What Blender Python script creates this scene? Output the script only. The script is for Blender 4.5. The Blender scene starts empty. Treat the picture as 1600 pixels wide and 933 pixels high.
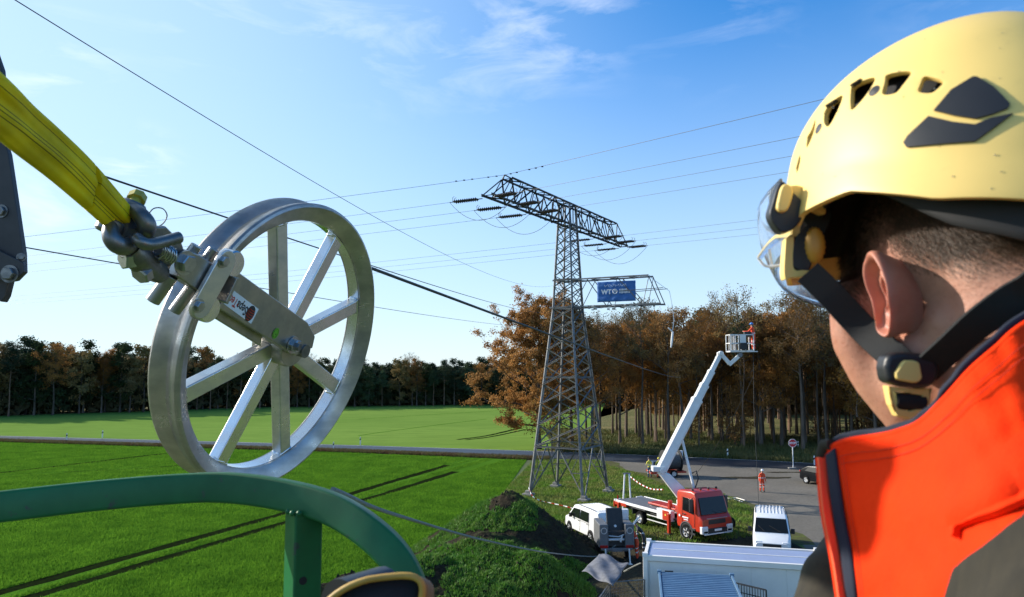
import bpy, bmesh, math, random
import numpy as np
from mathutils import Vector, Matrix, Euler
from mathutils.bvhtree import BVHTree
from mathutils.geometry import delaunay_2d_cdt
random.seed(7); RNG = np.random.default_rng(7)
S = bpy.context.scene; COL = S.collection
PI = math.pi; R = math.radians
V = Vector; Zv = Vector((0, 0, 1))
# ---------------------------------------------------------------- camera
H = 10.0; F = 1150.0; PITCH = math.atan(103.5 / F)
cd = bpy.data.cameras.new('camera'); cam = bpy.data.objects.new('camera', cd); COL.objects.link(cam)
cam.location = (0, 0, H); cam.rotation_euler = (PI / 2 + PITCH, 0, 0)
cd.sensor_width = 36; cd.lens = 36 * F / 1600; cd.clip_start = 0.02; cd.clip_end = 4000
cd.dof.use_dof = True; cd.dof.focus_distance = 5.5; cd.dof.aperture_fstop = 13.0
S.camera = cam
FW = V((0, math.cos(PITCH), math.sin(PITCH))); UP = V((0, -math.sin(PITCH), math.cos(PITCH))); CAM = V((0, 0, H))
def ray(px, py): return FW * F + V((1, 0, 0)) * (px - 800) + UP * (466.5 - py)
def P(px, py, Y):                       # point seen at photograph pixel (px,py), Y metres ahead
    d = ray(px, py); return CAM + d * (Y / d.y)
def G(px, py, z=0.0):                   # point at height z
    d = ray(px, py); return CAM + d * ((z - H) / d.z)
def PX(p):
    q = p - CAM; return (800 + F * q.x / q.dot(FW), 466.5 - F * q.dot(UP) / q.dot(FW))
# ---------------------------------------------------------------- world and sun
SUN_AZ = math.atan2(-0.93, 0.37); SUN_EL = R(25)
wd = bpy.data.worlds.new('World'); S.world = wd; wd.use_nodes = True
nt = wd.node_tree; N = nt.nodes; L = nt.links; N.clear()
out = N.new('ShaderNodeOutputWorld'); bg = N.new('ShaderNodeBackground'); bg.inputs[1].default_value = 0.15
sky = N.new('ShaderNodeTexSky'); sky.sky_type = 'NISHITA'; sky.sun_disc = False
sky.sun_elevation = SUN_EL; sky.sun_rotation = SUN_AZ; sky.air_density = 1.0; sky.dust_density = 0.3; sky.ozone_density = 4.0
hs = N.new('ShaderNodeHueSaturation'); hs.inputs['Saturation'].default_value = 1.27; hs.inputs['Hue'].default_value = .50; hs.inputs['Value'].default_value = 1.0; L.new(sky.outputs[0], hs.inputs['Color'])
tc = N.new('ShaderNodeTexCoord')
sky.altitude = 1200
sxyz = N.new('ShaderNodeSeparateXYZ'); L.new(tc.outputs['Generated'], sxyz.inputs[0])
hz = N.new('ShaderNodeMapRange'); hz.interpolation_type = 'SMOOTHSTEP'; hz.inputs[1].default_value = .50; hz.inputs[2].default_value = -.02; hz.inputs[3].default_value = 0; hz.inputs[4].default_value = .8; L.new(sxyz.outputs[2], hz.inputs[0])
hm = N.new('ShaderNodeMix'); hm.data_type = 'RGBA'; L.new(hz.outputs[0], hm.inputs[0]); L.new(hs.outputs[0], hm.inputs[6]); hm.inputs[7].default_value = (2.7, 3.25, 3.75, 1)
sdv = N.new('ShaderNodeVectorMath'); sdv.operation = 'DOT_PRODUCT'; sdv.inputs[1].default_value = (math.sin(SUN_AZ) * math.cos(SUN_EL), math.cos(SUN_AZ) * math.cos(SUN_EL), math.sin(SUN_EL)); L.new(tc.outputs['Generated'], sdv.inputs[0])
gl = N.new('ShaderNodeMapRange'); gl.interpolation_type = 'SMOOTHSTEP'; gl.inputs[1].default_value = .86; gl.inputs[2].default_value = 1.03; gl.inputs[4].default_value = 1.0; L.new(sdv.outputs['Value'], gl.inputs[0])
gm = N.new('ShaderNodeMix'); gm.data_type = 'RGBA'; L.new(gl.outputs[0], gm.inputs[0])
g2 = N.new('ShaderNodeMapRange'); g2.interpolation_type = 'SMOOTHSTEP'; g2.inputs[1].default_value = .22; g2.inputs[2].default_value = 1.0; g2.inputs[4].default_value = .74; L.new(sdv.outputs['Value'], g2.inputs[0])
gw = N.new('ShaderNodeMix'); gw.data_type = 'RGBA'; L.new(g2.outputs[0], gw.inputs[0]); L.new(hm.outputs[2], gw.inputs[6]); gw.inputs[7].default_value = (3.0, 3.85, 4.3, 1); L.new(gw.outputs[2], gm.inputs[6]); gm.inputs[7].default_value = (9, 8.8, 8.4, 1)
def wn(t, **k):
    n = N.new(t)
    for a, b in k.items(): setattr(n, a, b)
    return n
mp = wn('ShaderNodeMapping'); mp.inputs['Scale'].default_value = (5, 5, 17); mp.inputs['Rotation'].default_value = (0.15, 0.3, 0)
L.new(tc.outputs['Generated'], mp.inputs[0])
nz = wn('ShaderNodeTexNoise'); nz.inputs['Scale'].default_value = 1.3; nz.inputs['Detail'].default_value = 9; nz.inputs['Roughness'].default_value = 0.6; nz.inputs['Distortion'].default_value = 0.5
L.new(mp.outputs[0], nz.inputs['Vector'])
mr = wn('ShaderNodeMapRange'); mr.inputs[1].default_value = 0.50; mr.inputs[2].default_value = 0.92; L.new(nz.outputs[0], mr.inputs[0])
acc = None                              # where the thin clouds drift, as sky directions
for (px, py, rad, amt) in ((640, 40, .17, .6), (820, 60, .17, .55), (500, 65, .10, .6), (330, 0, .14, .7), (90, 95, .09, .9), (215, 262, .07, 1.4), (60, 330, .08, .9), (1130, 15, .14, .4), (380, 420, .10, .6), (900, -10, .15, .6), (-200, 100, .2, .8), (1700, -100, .25, .6)):
    d = ray(px, py).normalized()
    vd = wn('ShaderNodeVectorMath', operation='DISTANCE'); vd.inputs[1].default_value = d; L.new(tc.outputs['Generated'], vd.inputs[0])
    m = wn('ShaderNodeMapRange', interpolation_type='SMOOTHSTEP'); m.inputs[1].default_value = rad; m.inputs[2].default_value = 0; m.inputs[3].default_value = 0; m.inputs[4].default_value = amt * .7
    L.new(vd.outputs['Value'], m.inputs[0])
    if acc is None: acc = m.outputs[0]
    else:
        a = wn('ShaderNodeMath', operation='ADD'); L.new(acc, a.inputs[0]); L.new(m.outputs[0], a.inputs[1]); acc = a.outputs[0]
mu = wn('ShaderNodeMath', operation='MULTIPLY', use_clamp=True); L.new(acc, mu.inputs[0]); L.new(mr.outputs[0], mu.inputs[1])
mx = wn('ShaderNodeMix', data_type='RGBA'); L.new(mu.outputs[0], mx.inputs[0]); L.new(gm.outputs[2], mx.inputs[6]); mx.inputs[7].default_value = (5.5, 5.6, 5.8, 1)
L.new(mx.outputs[2], bg.inputs[0]); L.new(bg.outputs[0], out.inputs[0])
sl = bpy.data.lights.new('sun', 'SUN'); sun = bpy.data.objects.new('sun', sl); COL.objects.link(sun)
sl.energy = 3.9; sl.angle = R(0.5); sl.color = (1, 0.93, 0.82)
SD = V((math.sin(SUN_AZ) * math.cos(SUN_EL), math.cos(SUN_AZ) * math.cos(SUN_EL), math.sin(SUN_EL)))
sun.rotation_euler = SD.to_track_quat('Z', 'Y').to_euler()
S.view_settings.view_transform = 'Standard'; S.view_settings.look = 'None'; S.view_settings.exposure = 0.8; S.view_settings.gamma = 1
S.render.engine = 'CYCLES'
# ---------------------------------------------------------------- materials
def mat(name, col, rough=0.6, metal=0.0, var=0.0, vscale=5.0, col2=None, bump=0.0, bscale=30.0, bdist=0.01, spec=0.5, sss=0.0, trans=0.0, coat=0.0, rvar=0.0, stretch=None, detail=6.0, rnd=0.0, thr=(0.35, 0.65), transl=0.0, coord='Object', fine=None):
    m = bpy.data.materials.new(name); m.use_nodes = True; t = m.node_tree; n = t.nodes; l = t.links; b = n['Principled BSDF']
    b.inputs['Base Color'].default_value = (*col, 1); b.inputs['Roughness'].default_value = rough; b.inputs['Metallic'].default_value = metal
    b.inputs['Specular IOR Level'].default_value = spec
    if sss: b.inputs['Subsurface Weight'].default_value = sss; b.inputs['Subsurface Radius'].default_value = (1, .35, .2); b.inputs['Subsurface Scale'].default_value = 0.006
    if trans: b.inputs['Transmission Weight'].default_value = trans; b.inputs['IOR'].default_value = 1.3
    if coat: b.inputs['Coat Weight'].default_value = coat; b.inputs['Coat Roughness'].default_value = 0.1
    c = n.new('ShaderNodeTexCoord'); src = c.outputs[coord]
    if stretch:
        q = n.new('ShaderNodeMapping'); q.inputs['Scale'].default_value = stretch; l.new(src, q.inputs[0]); src = q.outputs[0]
    colout = None
    if col2 is not None or var:
        nz = n.new('ShaderNodeTexNoise'); nz.inputs['Scale'].default_value = vscale; nz.inputs['Detail'].default_value = detail; nz.inputs['Roughness'].default_value = 0.62; l.new(src, nz.inputs['Vector'])
        r = n.new('ShaderNodeMapRange'); r.inputs[1].default_value = thr[0]; r.inputs[2].default_value = thr[1]; l.new(nz.outputs[0], r.inputs[0])
        if col2 is None: col2 = tuple(x * (1 - var) for x in col)
        mx = n.new('ShaderNodeMix'); mx.data_type = 'RGBA'; mx.inputs[6].default_value = (*col, 1); mx.inputs[7].default_value = (*col2, 1)
        l.new(r.outputs[0], mx.inputs[0]); colout = mx.outputs[2]
        if rvar:
            rr = n.new('ShaderNodeMapRange'); rr.inputs[1].default_value = 0.3; rr.inputs[2].default_value = 0.7; rr.inputs[3].default_value = max(0, rough - rvar); rr.inputs[4].default_value = min(1, rough + rvar)
            l.new(nz.outputs[0], rr.inputs[0]); l.new(rr.outputs[0], b.inputs['Roughness'])
    if fine:                                            # fine = (scale, colour, lo, hi): a second, finer mottling
        z = n.new('ShaderNodeTexNoise'); z.inputs['Scale'].default_value = fine[0]; z.inputs['Detail'].default_value = 4; z.inputs['Roughness'].default_value = 0.7; l.new(src, z.inputs['Vector'])
        r = n.new('ShaderNodeMapRange'); r.inputs[1].default_value = fine[2]; r.inputs[2].default_value = fine[3]; l.new(z.outputs[0], r.inputs[0])
        mx = n.new('ShaderNodeMix'); mx.data_type = 'RGBA'; mx.inputs[6].default_value = (*col, 1); mx.inputs[7].default_value = (*fine[1], 1)
        if colout: l.new(colout, mx.inputs[6])
        l.new(r.outputs[0], mx.inputs[0]); colout = mx.outputs[2]
    if rnd:
        oi = n.new('ShaderNodeObjectInfo'); rr = n.new('ShaderNodeMapRange'); rr.inputs[3].default_value = 1 - rnd; rr.inputs[4].default_value = 1 + rnd; l.new(oi.outputs['Random'], rr.inputs[0])
        h = n.new('ShaderNodeHueSaturation'); h.inputs['Color'].default_value = (*col, 1); l.new(rr.outputs[0], h.inputs['Value'])
        if colout: l.new(colout, h.inputs['Color'])
        colout = h.outputs[0]
    if colout: l.new(colout, b.inputs['Base Color'])
    if bump:
        z = n.new('ShaderNodeTexNoise'); z.inputs['Scale'].default_value = bscale; z.inputs['Detail'].default_value = 6; z.inputs['Roughness'].default_value = 0.65; l.new(src, z.inputs['Vector'])
        bp = n.new('ShaderNodeBump'); bp.inputs['Strength'].default_value = bump; bp.inputs['Distance'].default_value = bdist; l.new(z.outputs[0], bp.inputs['Height']); l.new(bp.outputs[0], b.inputs['Normal'])
    if transl:
        tr = n.new('ShaderNodeBsdfTranslucent'); tr.inputs['Color'].default_value = (*col, 1)
        if colout: l.new(colout, tr.inputs['Color'])
        ms = n.new('ShaderNodeMixShader'); ms.inputs[0].default_value = transl; l.new(b.outputs[0], ms.inputs[1]); l.new(tr.outputs[0], ms.inputs[2]); l.new(ms.outputs[0], n['Material Output'].inputs[0])
    return m
M = {}
M['crop'] = mat('crop_green', (.07, .17, .016), 1.0, var=.0, col2=(.055, .14, .012), vscale=.25, bump=1.0, bscale=4, bdist=.12, spec=.0, fine=(6, (.05, .15, .008), .5, .75))
M['crop_far'] = mat('crop_far', (.175, .275, .055), .9, col2=(.14, .235, .045), vscale=.05, bump=.6, bscale=1.5, bdist=.15, spec=.0, fine=(.6, (.12, .20, .04), .45, .75), stretch=(.25, 1, 1))
M['blade'] = mat('crop_blade', (.15, .31, .025), .8, col2=(.085, .20, .018), vscale=.5, spec=.0, transl=.35)
M['meadow'] = mat('meadow', (.08, .17, .02), .9, col2=(.16, .16, .05), vscale=.35, bump=1, bscale=5, bdist=.1, spec=.15, fine=(5, (.05, .055, .02), .5, .7))
M['blade2'] = mat('meadow_blade', (.11, .23, .02), .7, col2=(.22, .22, .06), vscale=.5, spec=.2, transl=.3)
M['verge'] = mat('verge', (.09, .10, .03), .9, col2=(.07, .045, .022), vscale=1.2, bump=1, bscale=6, bdist=.15, spec=.1)
M['track'] = mat('wheel_track_soil', (.010, .011, .006), 1.0, col2=(.014, .026, .006), vscale=3, bump=.8, bscale=8, bdist=.08, spec=.0)
M['asphalt'] = mat('asphalt', (.034, .038, .048), .48, col2=(.026, .029, .036), vscale=.5, bump=.3, bscale=60, spec=.3)
M['gravel'] = mat('gravel', (.19, .17, .14), .95, col2=(.13, .118, .098), vscale=.22, bump=.6, bscale=9, bdist=.05, spec=.15, fine=(4, (.10, .092, .08), .48, .75), thr=(.3, .7))
M['soil'] = mat('soil', (.035, .027, .019), .95, col2=(.06, .055, .03), vscale=.8, bump=1, bscale=4, bdist=.15, spec=.1, fine=(8, (.02, .016, .012), .5, .7))
M['mound'] = mat('mound_earth', (.034, .028, .018), .95, col2=(.05, .075, .018), vscale=.8, bump=1, bscale=3.5, bdist=.2, spec=.05, thr=(.5, .66), fine=(6, (.018, .013, .009), .45, .7))
M['forest_floor'] = mat('forest_floor', (.20, .17, .07), .95, col2=(.11, .12, .04), vscale=.18, bump=1, bscale=3, bdist=.2, spec=.1, fine=(2, (.07, .04, .02), .5, .7))
M['ground'] = mat('ground', (.06, .11, .02), .95, col2=(.05, .07, .02), vscale=.05)
M['line'] = mat('road_paint', (.6, .6, .6), .7)
M['bark'] = mat('bark', (.17, .13, .10), .95, col2=(.08, .065, .05), vscale=2, bump=.8, bscale=9, bdist=.04, spec=.1, stretch=(1, 1, .2), rnd=.3)
M['bark_pine'] = mat('bark_pine', (.27, .165, .105), .95, col2=(.12, .085, .065), vscale=1.2, bump=.8, bscale=9, bdist=.04, spec=.1, stretch=(1, 1, .2), rnd=.35)
M['leaf_oak'] = mat('leaf_oak', (.42, .20, .05), .75, col2=(.25, .13, .04), vscale=.5, spec=.15, transl=.35, rnd=.25)
M['leaf_rust'] = mat('leaf_rust', (.36, .18, .06), .8, col2=(.22, .14, .05), vscale=.4, spec=.15, transl=.3, rnd=.3)
M['leaf_gold'] = mat('leaf_gold', (.28, .17, .035), .75, col2=(.20, .10, .03), vscale=.6, spec=.15, transl=.4, rnd=.2)
M['leaf_dull'] = mat('leaf_dull', (.26, .17, .065), .8, col2=(.17, .14, .055), vscale=.4, spec=.15, transl=.25, rnd=.3)
M['needle'] = mat('needle', (.055, .085, .035), .8, col2=(.04, .06, .03), vscale=.5, spec=.15, transl=.15, rnd=.3)
M['steel'] = mat('galvanised_steel', (.22, .22, .22), .5, .35, var=.45, vscale=1.5, rvar=.12, rnd=.15)
M['steel_dark'] = mat('darker_steel', (.045, .045, .045), .6, .2, var=.4, vscale=2)  # crossarm steel, a darker tone than the shaft
M['insul'] = mat('insulator', (.045, .03, .028), .25, spec=.6)
M['wire'] = mat('wire', (.12, .125, .13), .5, .5)
M['rope'] = mat('rope_dark', (.025, .027, .03), .6)
M['rope_pale'] = mat('rope_pale', (.22, .23, .21), .8, var=.3, vscale=20)
M['alu'] = mat('brushed_aluminium', (.80, .78, .75), .34, .9, var=.35, vscale=7, rvar=.12, bump=.12, bscale=90, bdist=.001, stretch=(1, 1, 2))
M['alu2'] = mat('machined_aluminium', (.85, .85, .85), .24, .95, var=.2, vscale=12, rvar=.1)
M['inox'] = mat('stainless', (.44, .42, .39), .36, .9, var=.3, vscale=14, rvar=.1, bump=.1, bscale=60, bdist=.001)
M['castmetal'] = mat('cast_steel', (.24, .235, .23), .42, .85, var=.4, vscale=25, rvar=.12, bump=.3, bscale=120, bdist=.001)
M['zinc'] = mat('zinc_bolt', (.5, .5, .5), .3, .9, var=.3, vscale=40)
M['green'] = mat('green_paint', (.012, .15, .045), .45, 0, var=.35, vscale=6, rvar=.12, bump=.12, bscale=35, bdist=.002, spec=.4, fine=(22, (.04, .06, .05), .62, .68))
M['sling'] = None
M['yellow'] = mat('yellow_zinc', (.42, .36, .04), .5, .1, var=.4, vscale=60)
M['bracket'] = mat('crane_grey', (.055, .05, .05), .5, .2, var=.3, vscale=9, bump=.1, bscale=60, bdist=.001)
M['skin'] = None
M['helmet'] = mat('helmet_shell', (.87, .62, .19), .5, 0, var=.05, vscale=9, bump=.03, bscale=80, bdist=.001, fine=(28, (.76, .54, .17), .60, .78))
M['black_plastic'] = mat('black_plastic', (.018, .018, .02), .42, bump=.1, bscale=250, bdist=.0005)
M['black_matt'] = mat('black_matt', (.012, .012, .013), .75)
M['webbing'] = mat('webbing', (.016, .017, .018), .8, bump=.5, bscale=600, bdist=.0006, spec=.3)
M['hivis'] = mat('hivis_orange', (.92, .040, .001), .85, col2=(.76, .026, .001), vscale=7, bump=.55, bscale=38, bdist=.0035, spec=.15)
M['navy'] = mat('navy_lining', (.012, .018, .035), .9)
M['olive'] = mat('olive_panel', (.032, .026, .015), .9, col2=(.018, .015, .009), vscale=30, bump=.4, bscale=300, bdist=.0006, stretch=(3, 3, .3))
M['zip'] = mat('zip_teeth', (.9, .12, .05), .5)
M['lens'] = mat('visor_lens', (.82, .88, .95), .04, trans=.93, spec=.6)
M['white'] = mat('white_paint', (.78, .78, .78), .35, var=.06, vscale=3, coat=.2)
M['boomwhite'] = mat('boom_white', (.74, .74, .72), .4, var=.12, vscale=3)
M['red'] = mat('red_paint', (.47, .032, .010), .38, var=.12, vscale=3, coat=.3)
M['worker'] = mat('worker_orange', (.85, .08, .02), .8, var=.15, vscale=6)
M['worker_y'] = mat('worker_yellow', (.72, .62, .08), .8, var=.15, vscale=6)
M['worker_b'] = mat('worker_trousers', (.03, .06, .12), .85)
M['reflect'] = mat('reflective_tape', (.7, .7, .66), .4)
M['face'] = mat('face_skin', (.45, .24, .16), .6)
M['boot'] = mat('boot', (.02, .018, .016), .7)
M['glass'] = mat('vehicle_glass', (.008, .010, .011), .12, spec=.3)
M['tyre'] = mat('tyre', (.012, .012, .012), .95, spec=.1)
M['rim'] = mat('wheel_rim', (.6, .6, .6), .4, .2)
M['grey'] = mat('machine_grey', (.16, .165, .175), .5, .2, var=.2, vscale=4)
M['dark'] = mat('machine_dark', (.025, .026, .028), .6, var=.3, vscale=6)
M['lamp'] = mat('lamp_glass', (.75, .77, .8), .1, spec=.9)
M['taillamp'] = mat('tail_lamp', (.35, .01, .01), .2)
M['carblack'] = mat('car_black', (.004, .005, .007), .25, spec=.25)
M['carsilver'] = mat('car_silver', (.45, .46, .6), .3, .3, coat=.5)
M['blue'] = mat('helmet_blue', (.04, .2, .55), .4)
M['cont'] = mat('container_white', (.84, .79, .73), .5, var=.08, vscale=1.5)
M['cont_roof'] = mat('container_roof', (.30, .36, .52), .45, .1, col2=(.28, .32, .46), vscale=.9, fine=(7, (.42, .45, .56), .6, .75))  # reflected sky is put into the roof's blue base colour
M['cont_blue'] = mat('container_blue', (.13, .23, .34), .5, .1, col2=(.10, .18, .28), vscale=2, rvar=.1)
M['tarp'] = mat('grey_tarp', (.15, .155, .18), .75, col2=(.09, .095, .11), vscale=4, bump=.6, bscale=20, bdist=.02)
M['leather'] = mat('tan_leather', (.30, .17, .05), .6, col2=(.16, .10, .045), vscale=18, bump=.4, bscale=120, bdist=.001)
M['leather_edge'] = mat('leather_edge', (.50, .30, .05), .55, var=.3, vscale=30)
M['stopred'] = mat('stop_red', (.55, .02, .03), .5)
M['banner'] = mat('banner_blue', (.09, .25, .60), .7, col2=(.07, .21, .54), vscale=1.5, transl=.35)
M['print'] = mat('white_print', (.8, .8, .82), .7)
M['sticker'] = mat('sticker_white', (.75, .77, .82), .4)
M['sred'] = mat('sticker_red', (.5, .03, .02), .4); M['sblack'] = mat('sticker_black', (.02, .02, .03), .4); M['sgreen'] = mat('sticker_green', (.12, .42, .02), .4)
M['concrete'] = mat('concrete', (.25, .24, .22), .9, var=.3, vscale=4)
# ---------------------------------------------------------------- mesh builder
def ortho(d):
    d = d.normalized(); a = V((0, 0, 1)) if abs(d.z) < .95 else V((1, 0, 0))
    x = a.cross(d).normalized(); return x, d.cross(x)
class MB:
    def __init__(s): s.v = []; s.f = []; s.m = []; s.cur = 0
    def add(s, vs, fs):
        o = len(s.v); s.v += [tuple(p) for p in vs]; s.f += [tuple(i + o for i in f) for f in fs]; s.m += [s.cur] * len(fs); return s
    def box(s, c, d, X=None, Y=None, Z=None):
        c = V(c); X = V(X) if X else V((1, 0, 0)); Y = V(Y) if Y else V((0, 1, 0)); Z = V(Z) if Z else V((0, 0, 1))
        a, b, e = X * d[0] / 2, Y * d[1] / 2, Z * d[2] / 2
        return s.hexa([c - a - b - e, c + a - b - e, c + a + b - e, c - a + b - e, c - a - b + e, c + a - b + e, c + a + b + e, c - a + b + e])
    def hexa(s, p): return s.add(p, [(3, 2, 1, 0), (4, 5, 6, 7), (0, 1, 5, 4), (1, 2, 6, 5), (2, 3, 7, 6), (3, 0, 4, 7)])
    def beam(s, p, q, w, h=None, up=None):
        p, q = V(p), V(q); h = h or w; d = (q - p).normalized()
        if up is None: x, y = ortho(d)
        else: x = d.cross(V(up)).normalized(); y = x.cross(d)
        a, b = x * w / 2, y * h / 2
        return s.hexa([p - a - b, p + a - b, p + a + b, p - a + b, q - a - b, q + a - b, q + a + b, q - a + b])
    def angle(s, p, q, w, t, up):                       # L-section steel angle
        p, q = V(p), V(q); d = (q - p).normalized(); x = d.cross(V(up)).normalized(); y = x.cross(d)
        prof = [(0, 0), (w, 0), (w, t), (t, t), (t, w), (0, w)]
        vs = [o + x * a + y * b for o in (p, q) for a, b in prof]
        return s.add(vs, [(i, (i + 1) % 6, 6 + (i + 1) % 6, 6 + i) for i in range(6)] + [(5, 4, 3, 2, 1, 0), (6, 7, 8, 9, 10, 11)])
    def tube(s, pts, r, n=8, cap=True, closed=False):
        pts = [V(p) for p in pts]; k = len(pts); rs = r if hasattr(r, '__len__') else [r] * k
        vs = []; x = None
        for i, p in enumerate(pts):
            if closed: d = pts[(i + 1) % k] - pts[i - 1]
            else: d = pts[min(i + 1, k - 1)] - pts[max(i - 1, 0)]
            if d.length < 1e-9: d = V((0, 0, 1))
            d.normalize()
            if x is None: x, y = ortho(d)
            else: x = (x - d * x.dot(d)).normalized(); y = d.cross(x)
            vs += [p + (x * math.cos(2 * PI * j / n) + y * math.sin(2 * PI * j / n)) * rs[i] for j in range(n)]
        kk = k if closed else k - 1
        fs = [(i * n + j, i * n + (j + 1) % n, ((i + 1) % k) * n + (j + 1) % n, ((i + 1) % k) * n + j) for i in range(kk) for j in range(n)]
        if cap and not closed: fs += [tuple(range(n - 1, -1, -1)), tuple((k - 1) * n + j for j in range(n))]
        return s.add(vs, fs)
    def prism(s, poly, vec):
        poly = [V(p) for p in poly]; n = len(poly); vec = V(vec)
        return s.add(poly + [p + vec for p in poly], [tuple(range(n - 1, -1, -1)), tuple(range(n, 2 * n))] + [(i, (i + 1) % n, n + (i + 1) % n, n + i) for i in range(n)])
    def lathe(s, prof, o, ax, n=32, closed=False):
        o = V(o); ax = V(ax).normalized(); x, y = ortho(ax); vs = []
        for j in range(n):
            a = 2 * PI * j / n; u = x * math.cos(a) + y * math.sin(a)
            vs += [o + u * r + ax * h for r, h in prof]
        k = len(prof); kk = k if closed else k - 1
        return s.add(vs, [(j * k + i, ((j + 1) % n) * k + i, ((j + 1) % n) * k + (i + 1) % k, j * k + (i + 1) % k) for j in range(n) for i in range(kk)])
    def grid(s, rows):
        a, b = len(rows), len(rows[0])
        return s.add([p for r in rows for p in r], [(i * b + j, i * b + j + 1, (i + 1) * b + j + 1, (i + 1) * b + j) for i in range(a - 1) for j in range(b - 1)])
    def loft(s, rings, cap=True):
        n = len(rings[0]); k = len(rings)
        fs = [(i * n + j, i * n + (j + 1) % n, (i + 1) * n + (j + 1) % n, (i + 1) * n + j) for i in range(k - 1) for j in range(n)]
        if cap: fs += [tuple(range(n - 1, -1, -1)), tuple((k - 1) * n + j for j in range(n))]
        return s.add([p for r in rings for p in r], fs)
    def ball(s, c, r, nu=12, nv=8):
        c = V(c); r = (r, r, r) if not hasattr(r, '__len__') else r
        rows = [[c + V((r[0] * math.sin(PI * i / nv) * math.cos(2 * PI * j / nu), r[1] * math.sin(PI * i / nv) * math.sin(2 * PI * j / nu), r[2] * math.cos(PI * i / nv))) for j in range(nu + 1)] for i in range(nv + 1)]
        return s.grid([[p for p in row] for row in rows])
    def mesh(s, name, mats, ang=35, norm=True, weld=False):
        me = bpy.data.meshes.new(name); me.from_pydata(s.v, [], s.f)
        for m in (mats if isinstance(mats, (list, tuple)) else [mats]): me.materials.append(m)
        if any(s.m): me.polygons.foreach_set('material_index', s.m)
        if norm or weld:
            bm = bmesh.new(); bm.from_mesh(me)
            if weld: bmesh.ops.remove_doubles(bm, verts=bm.verts, dist=weld)
            if norm: bmesh.ops.recalc_face_normals(bm, faces=bm.faces)
            bm.to_mesh(me); bm.free()
        if ang: me.shade_smooth(); me.set_sharp_from_angle(angle=R(ang))
        return me
    def build(s, name, mats, parent=None, ang=35, world=False, bevel=0, norm=True, weld=False, seg=2):
        o = bpy.data.objects.new(name, s.mesh(name, mats, ang, norm, weld)); COL.objects.link(o); put(o, parent, world)
        if bevel:
            b = o.modifiers.new('bevel', 'BEVEL'); b.width = bevel; b.segments = seg; b.limit_method = 'ANGLE'; b.angle_limit = R(40); b.harden_normals = True
        return o
def put(o, parent, world):
    if parent is not None:
        o.parent = parent
        if world:
            r = parent
            while r.parent: r = r.parent
            me = o.data
            if parent is r or True: o.data.transform(Matrix.Translation(-r.location))
    return o
def tag(o, label=None, cat=None, group=None, kind=None):
    if label: o['label'] = label
    if cat: o['category'] = cat
    if group: o['group'] = group
    if kind: o['kind'] = kind
    return o
def thing(name, label, cat, loc=(0, 0, 0), rz=0, group=None):
    o = bpy.data.objects.new(name, None); COL.objects.link(o); o.location = loc; o.rotation_euler = (0, 0, rz); o.empty_display_size = .1
    return tag(o, label, cat, group)
def copy_tree(o, parent=None):
    c = o.copy(); COL.objects.link(c); c.parent = parent
    for ch in [x for x in KIDS.get(o.name, [])]: copy_tree(ch, c)
    return c
KIDS = {}
def index_kids():
    KIDS.clear()
    for o in bpy.data.objects:
        if o.parent: KIDS.setdefault(o.parent.name, []).append(o)
def text_mesh(txt, size, bold=0.0):
    c = bpy.data.curves.new('t', 'FONT'); c.body = txt; c.size = size; c.offset = bold; c.extrude = 0; c.align_x = 'CENTER'; c.align_y = 'CENTER'; c.resolution_u = 3
    o = bpy.data.objects.new('t', c); COL.objects.link(o); dg = bpy.context.evaluated_depsgraph_get(); dg.update()
    me = bpy.data.meshes.new_from_object(o.evaluated_get(dg)); vs = [v.co.copy() for v in me.vertices]; fs = [tuple(p.vertices) for p in me.polygons]
    bpy.data.objects.remove(o); bpy.data.curves.remove(c); bpy.data.meshes.remove(me); return vs, fs
def add_text(mb, txt, size, o, X, Y, bold=0.0, squash=1.0):
    vs, fs = text_mesh(txt, size, bold); o, X, Y = V(o), V(X), V(Y)
    mb.add([o + X * v.x * squash + Y * v.y for v in vs], fs)
def sheet(name, pts, z, m, kind='structure', thick=0):
    mb = MB(); mb.add([(p[0], p[1], z) for p in pts], [tuple(range(len(pts)))]); o = mb.build(name, m, ang=0, norm=False)
    if o.data.polygons[0].normal.z < 0: o.data.flip_normals()
    o['kind'] = kind; return o
def lerp(a, b, t): return a + (b - a) * t
def spl(pts, n):                                        # Catmull-Rom through tuples of any length
    pts = [np.array(p, float) for p in pts]; pts = [2 * pts[0] - pts[1]] + pts + [2 * pts[-1] - pts[-2]]; o = []
    k = len(pts) - 3
    for i in range(n):
        t = i / (n - 1) * k; j = min(int(t), k - 1); t -= j; a, b, c, d = pts[j:j + 4]
        o.append(.5 * ((2 * b) + (c - a) * t + (2 * a - 5 * b + 4 * c - d) * t * t + (3 * b - a - 3 * c + d) * t ** 3))
    return o
# ================================================================ ground, fields, roads
sheet('ground', [(-2500, -600), (2500, -600), (2500, 3500), (-2500, 3500)], -0.02, M['ground'])
top = [(-300, 674), (0, 681), (560, 696), (830, 704.5), (1000, 711), (1200, 720), (1300, 725.5), (1700, 745)]
bot = [(-300, 680), (0, 687.5), (560, 704), (830, 714.5), (1060, 726), (1200, 731), (1300, 738), (1700, 760)]
Tp = [G(*p) for p in top]; Bp = [G(*p) for p in bot]
road = [(p.x, p.y) for p in Tp] + [(p.x, p.y) for p in reversed(Bp)]
Lx, Ly = Tp[0].x, Tp[0].y
sheet('far_field', [(-260, 118)] + [(p.x, p.y) for p in Tp[:4]] + [(9, 92), (16, 140), (40, 199), (0, 189), (-60, 175), (-100, 146), (-150, 137), (-300, 130)], 0.0, M['crop_far'])
sheet('far_forest_floor', [(40, 199), (0, 189), (-60, 175), (-100, 146), (-150, 137), (-300, 130), (-500, 500), (300, 500), (45, 330)], 0.0, M['forest_floor'])
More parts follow.
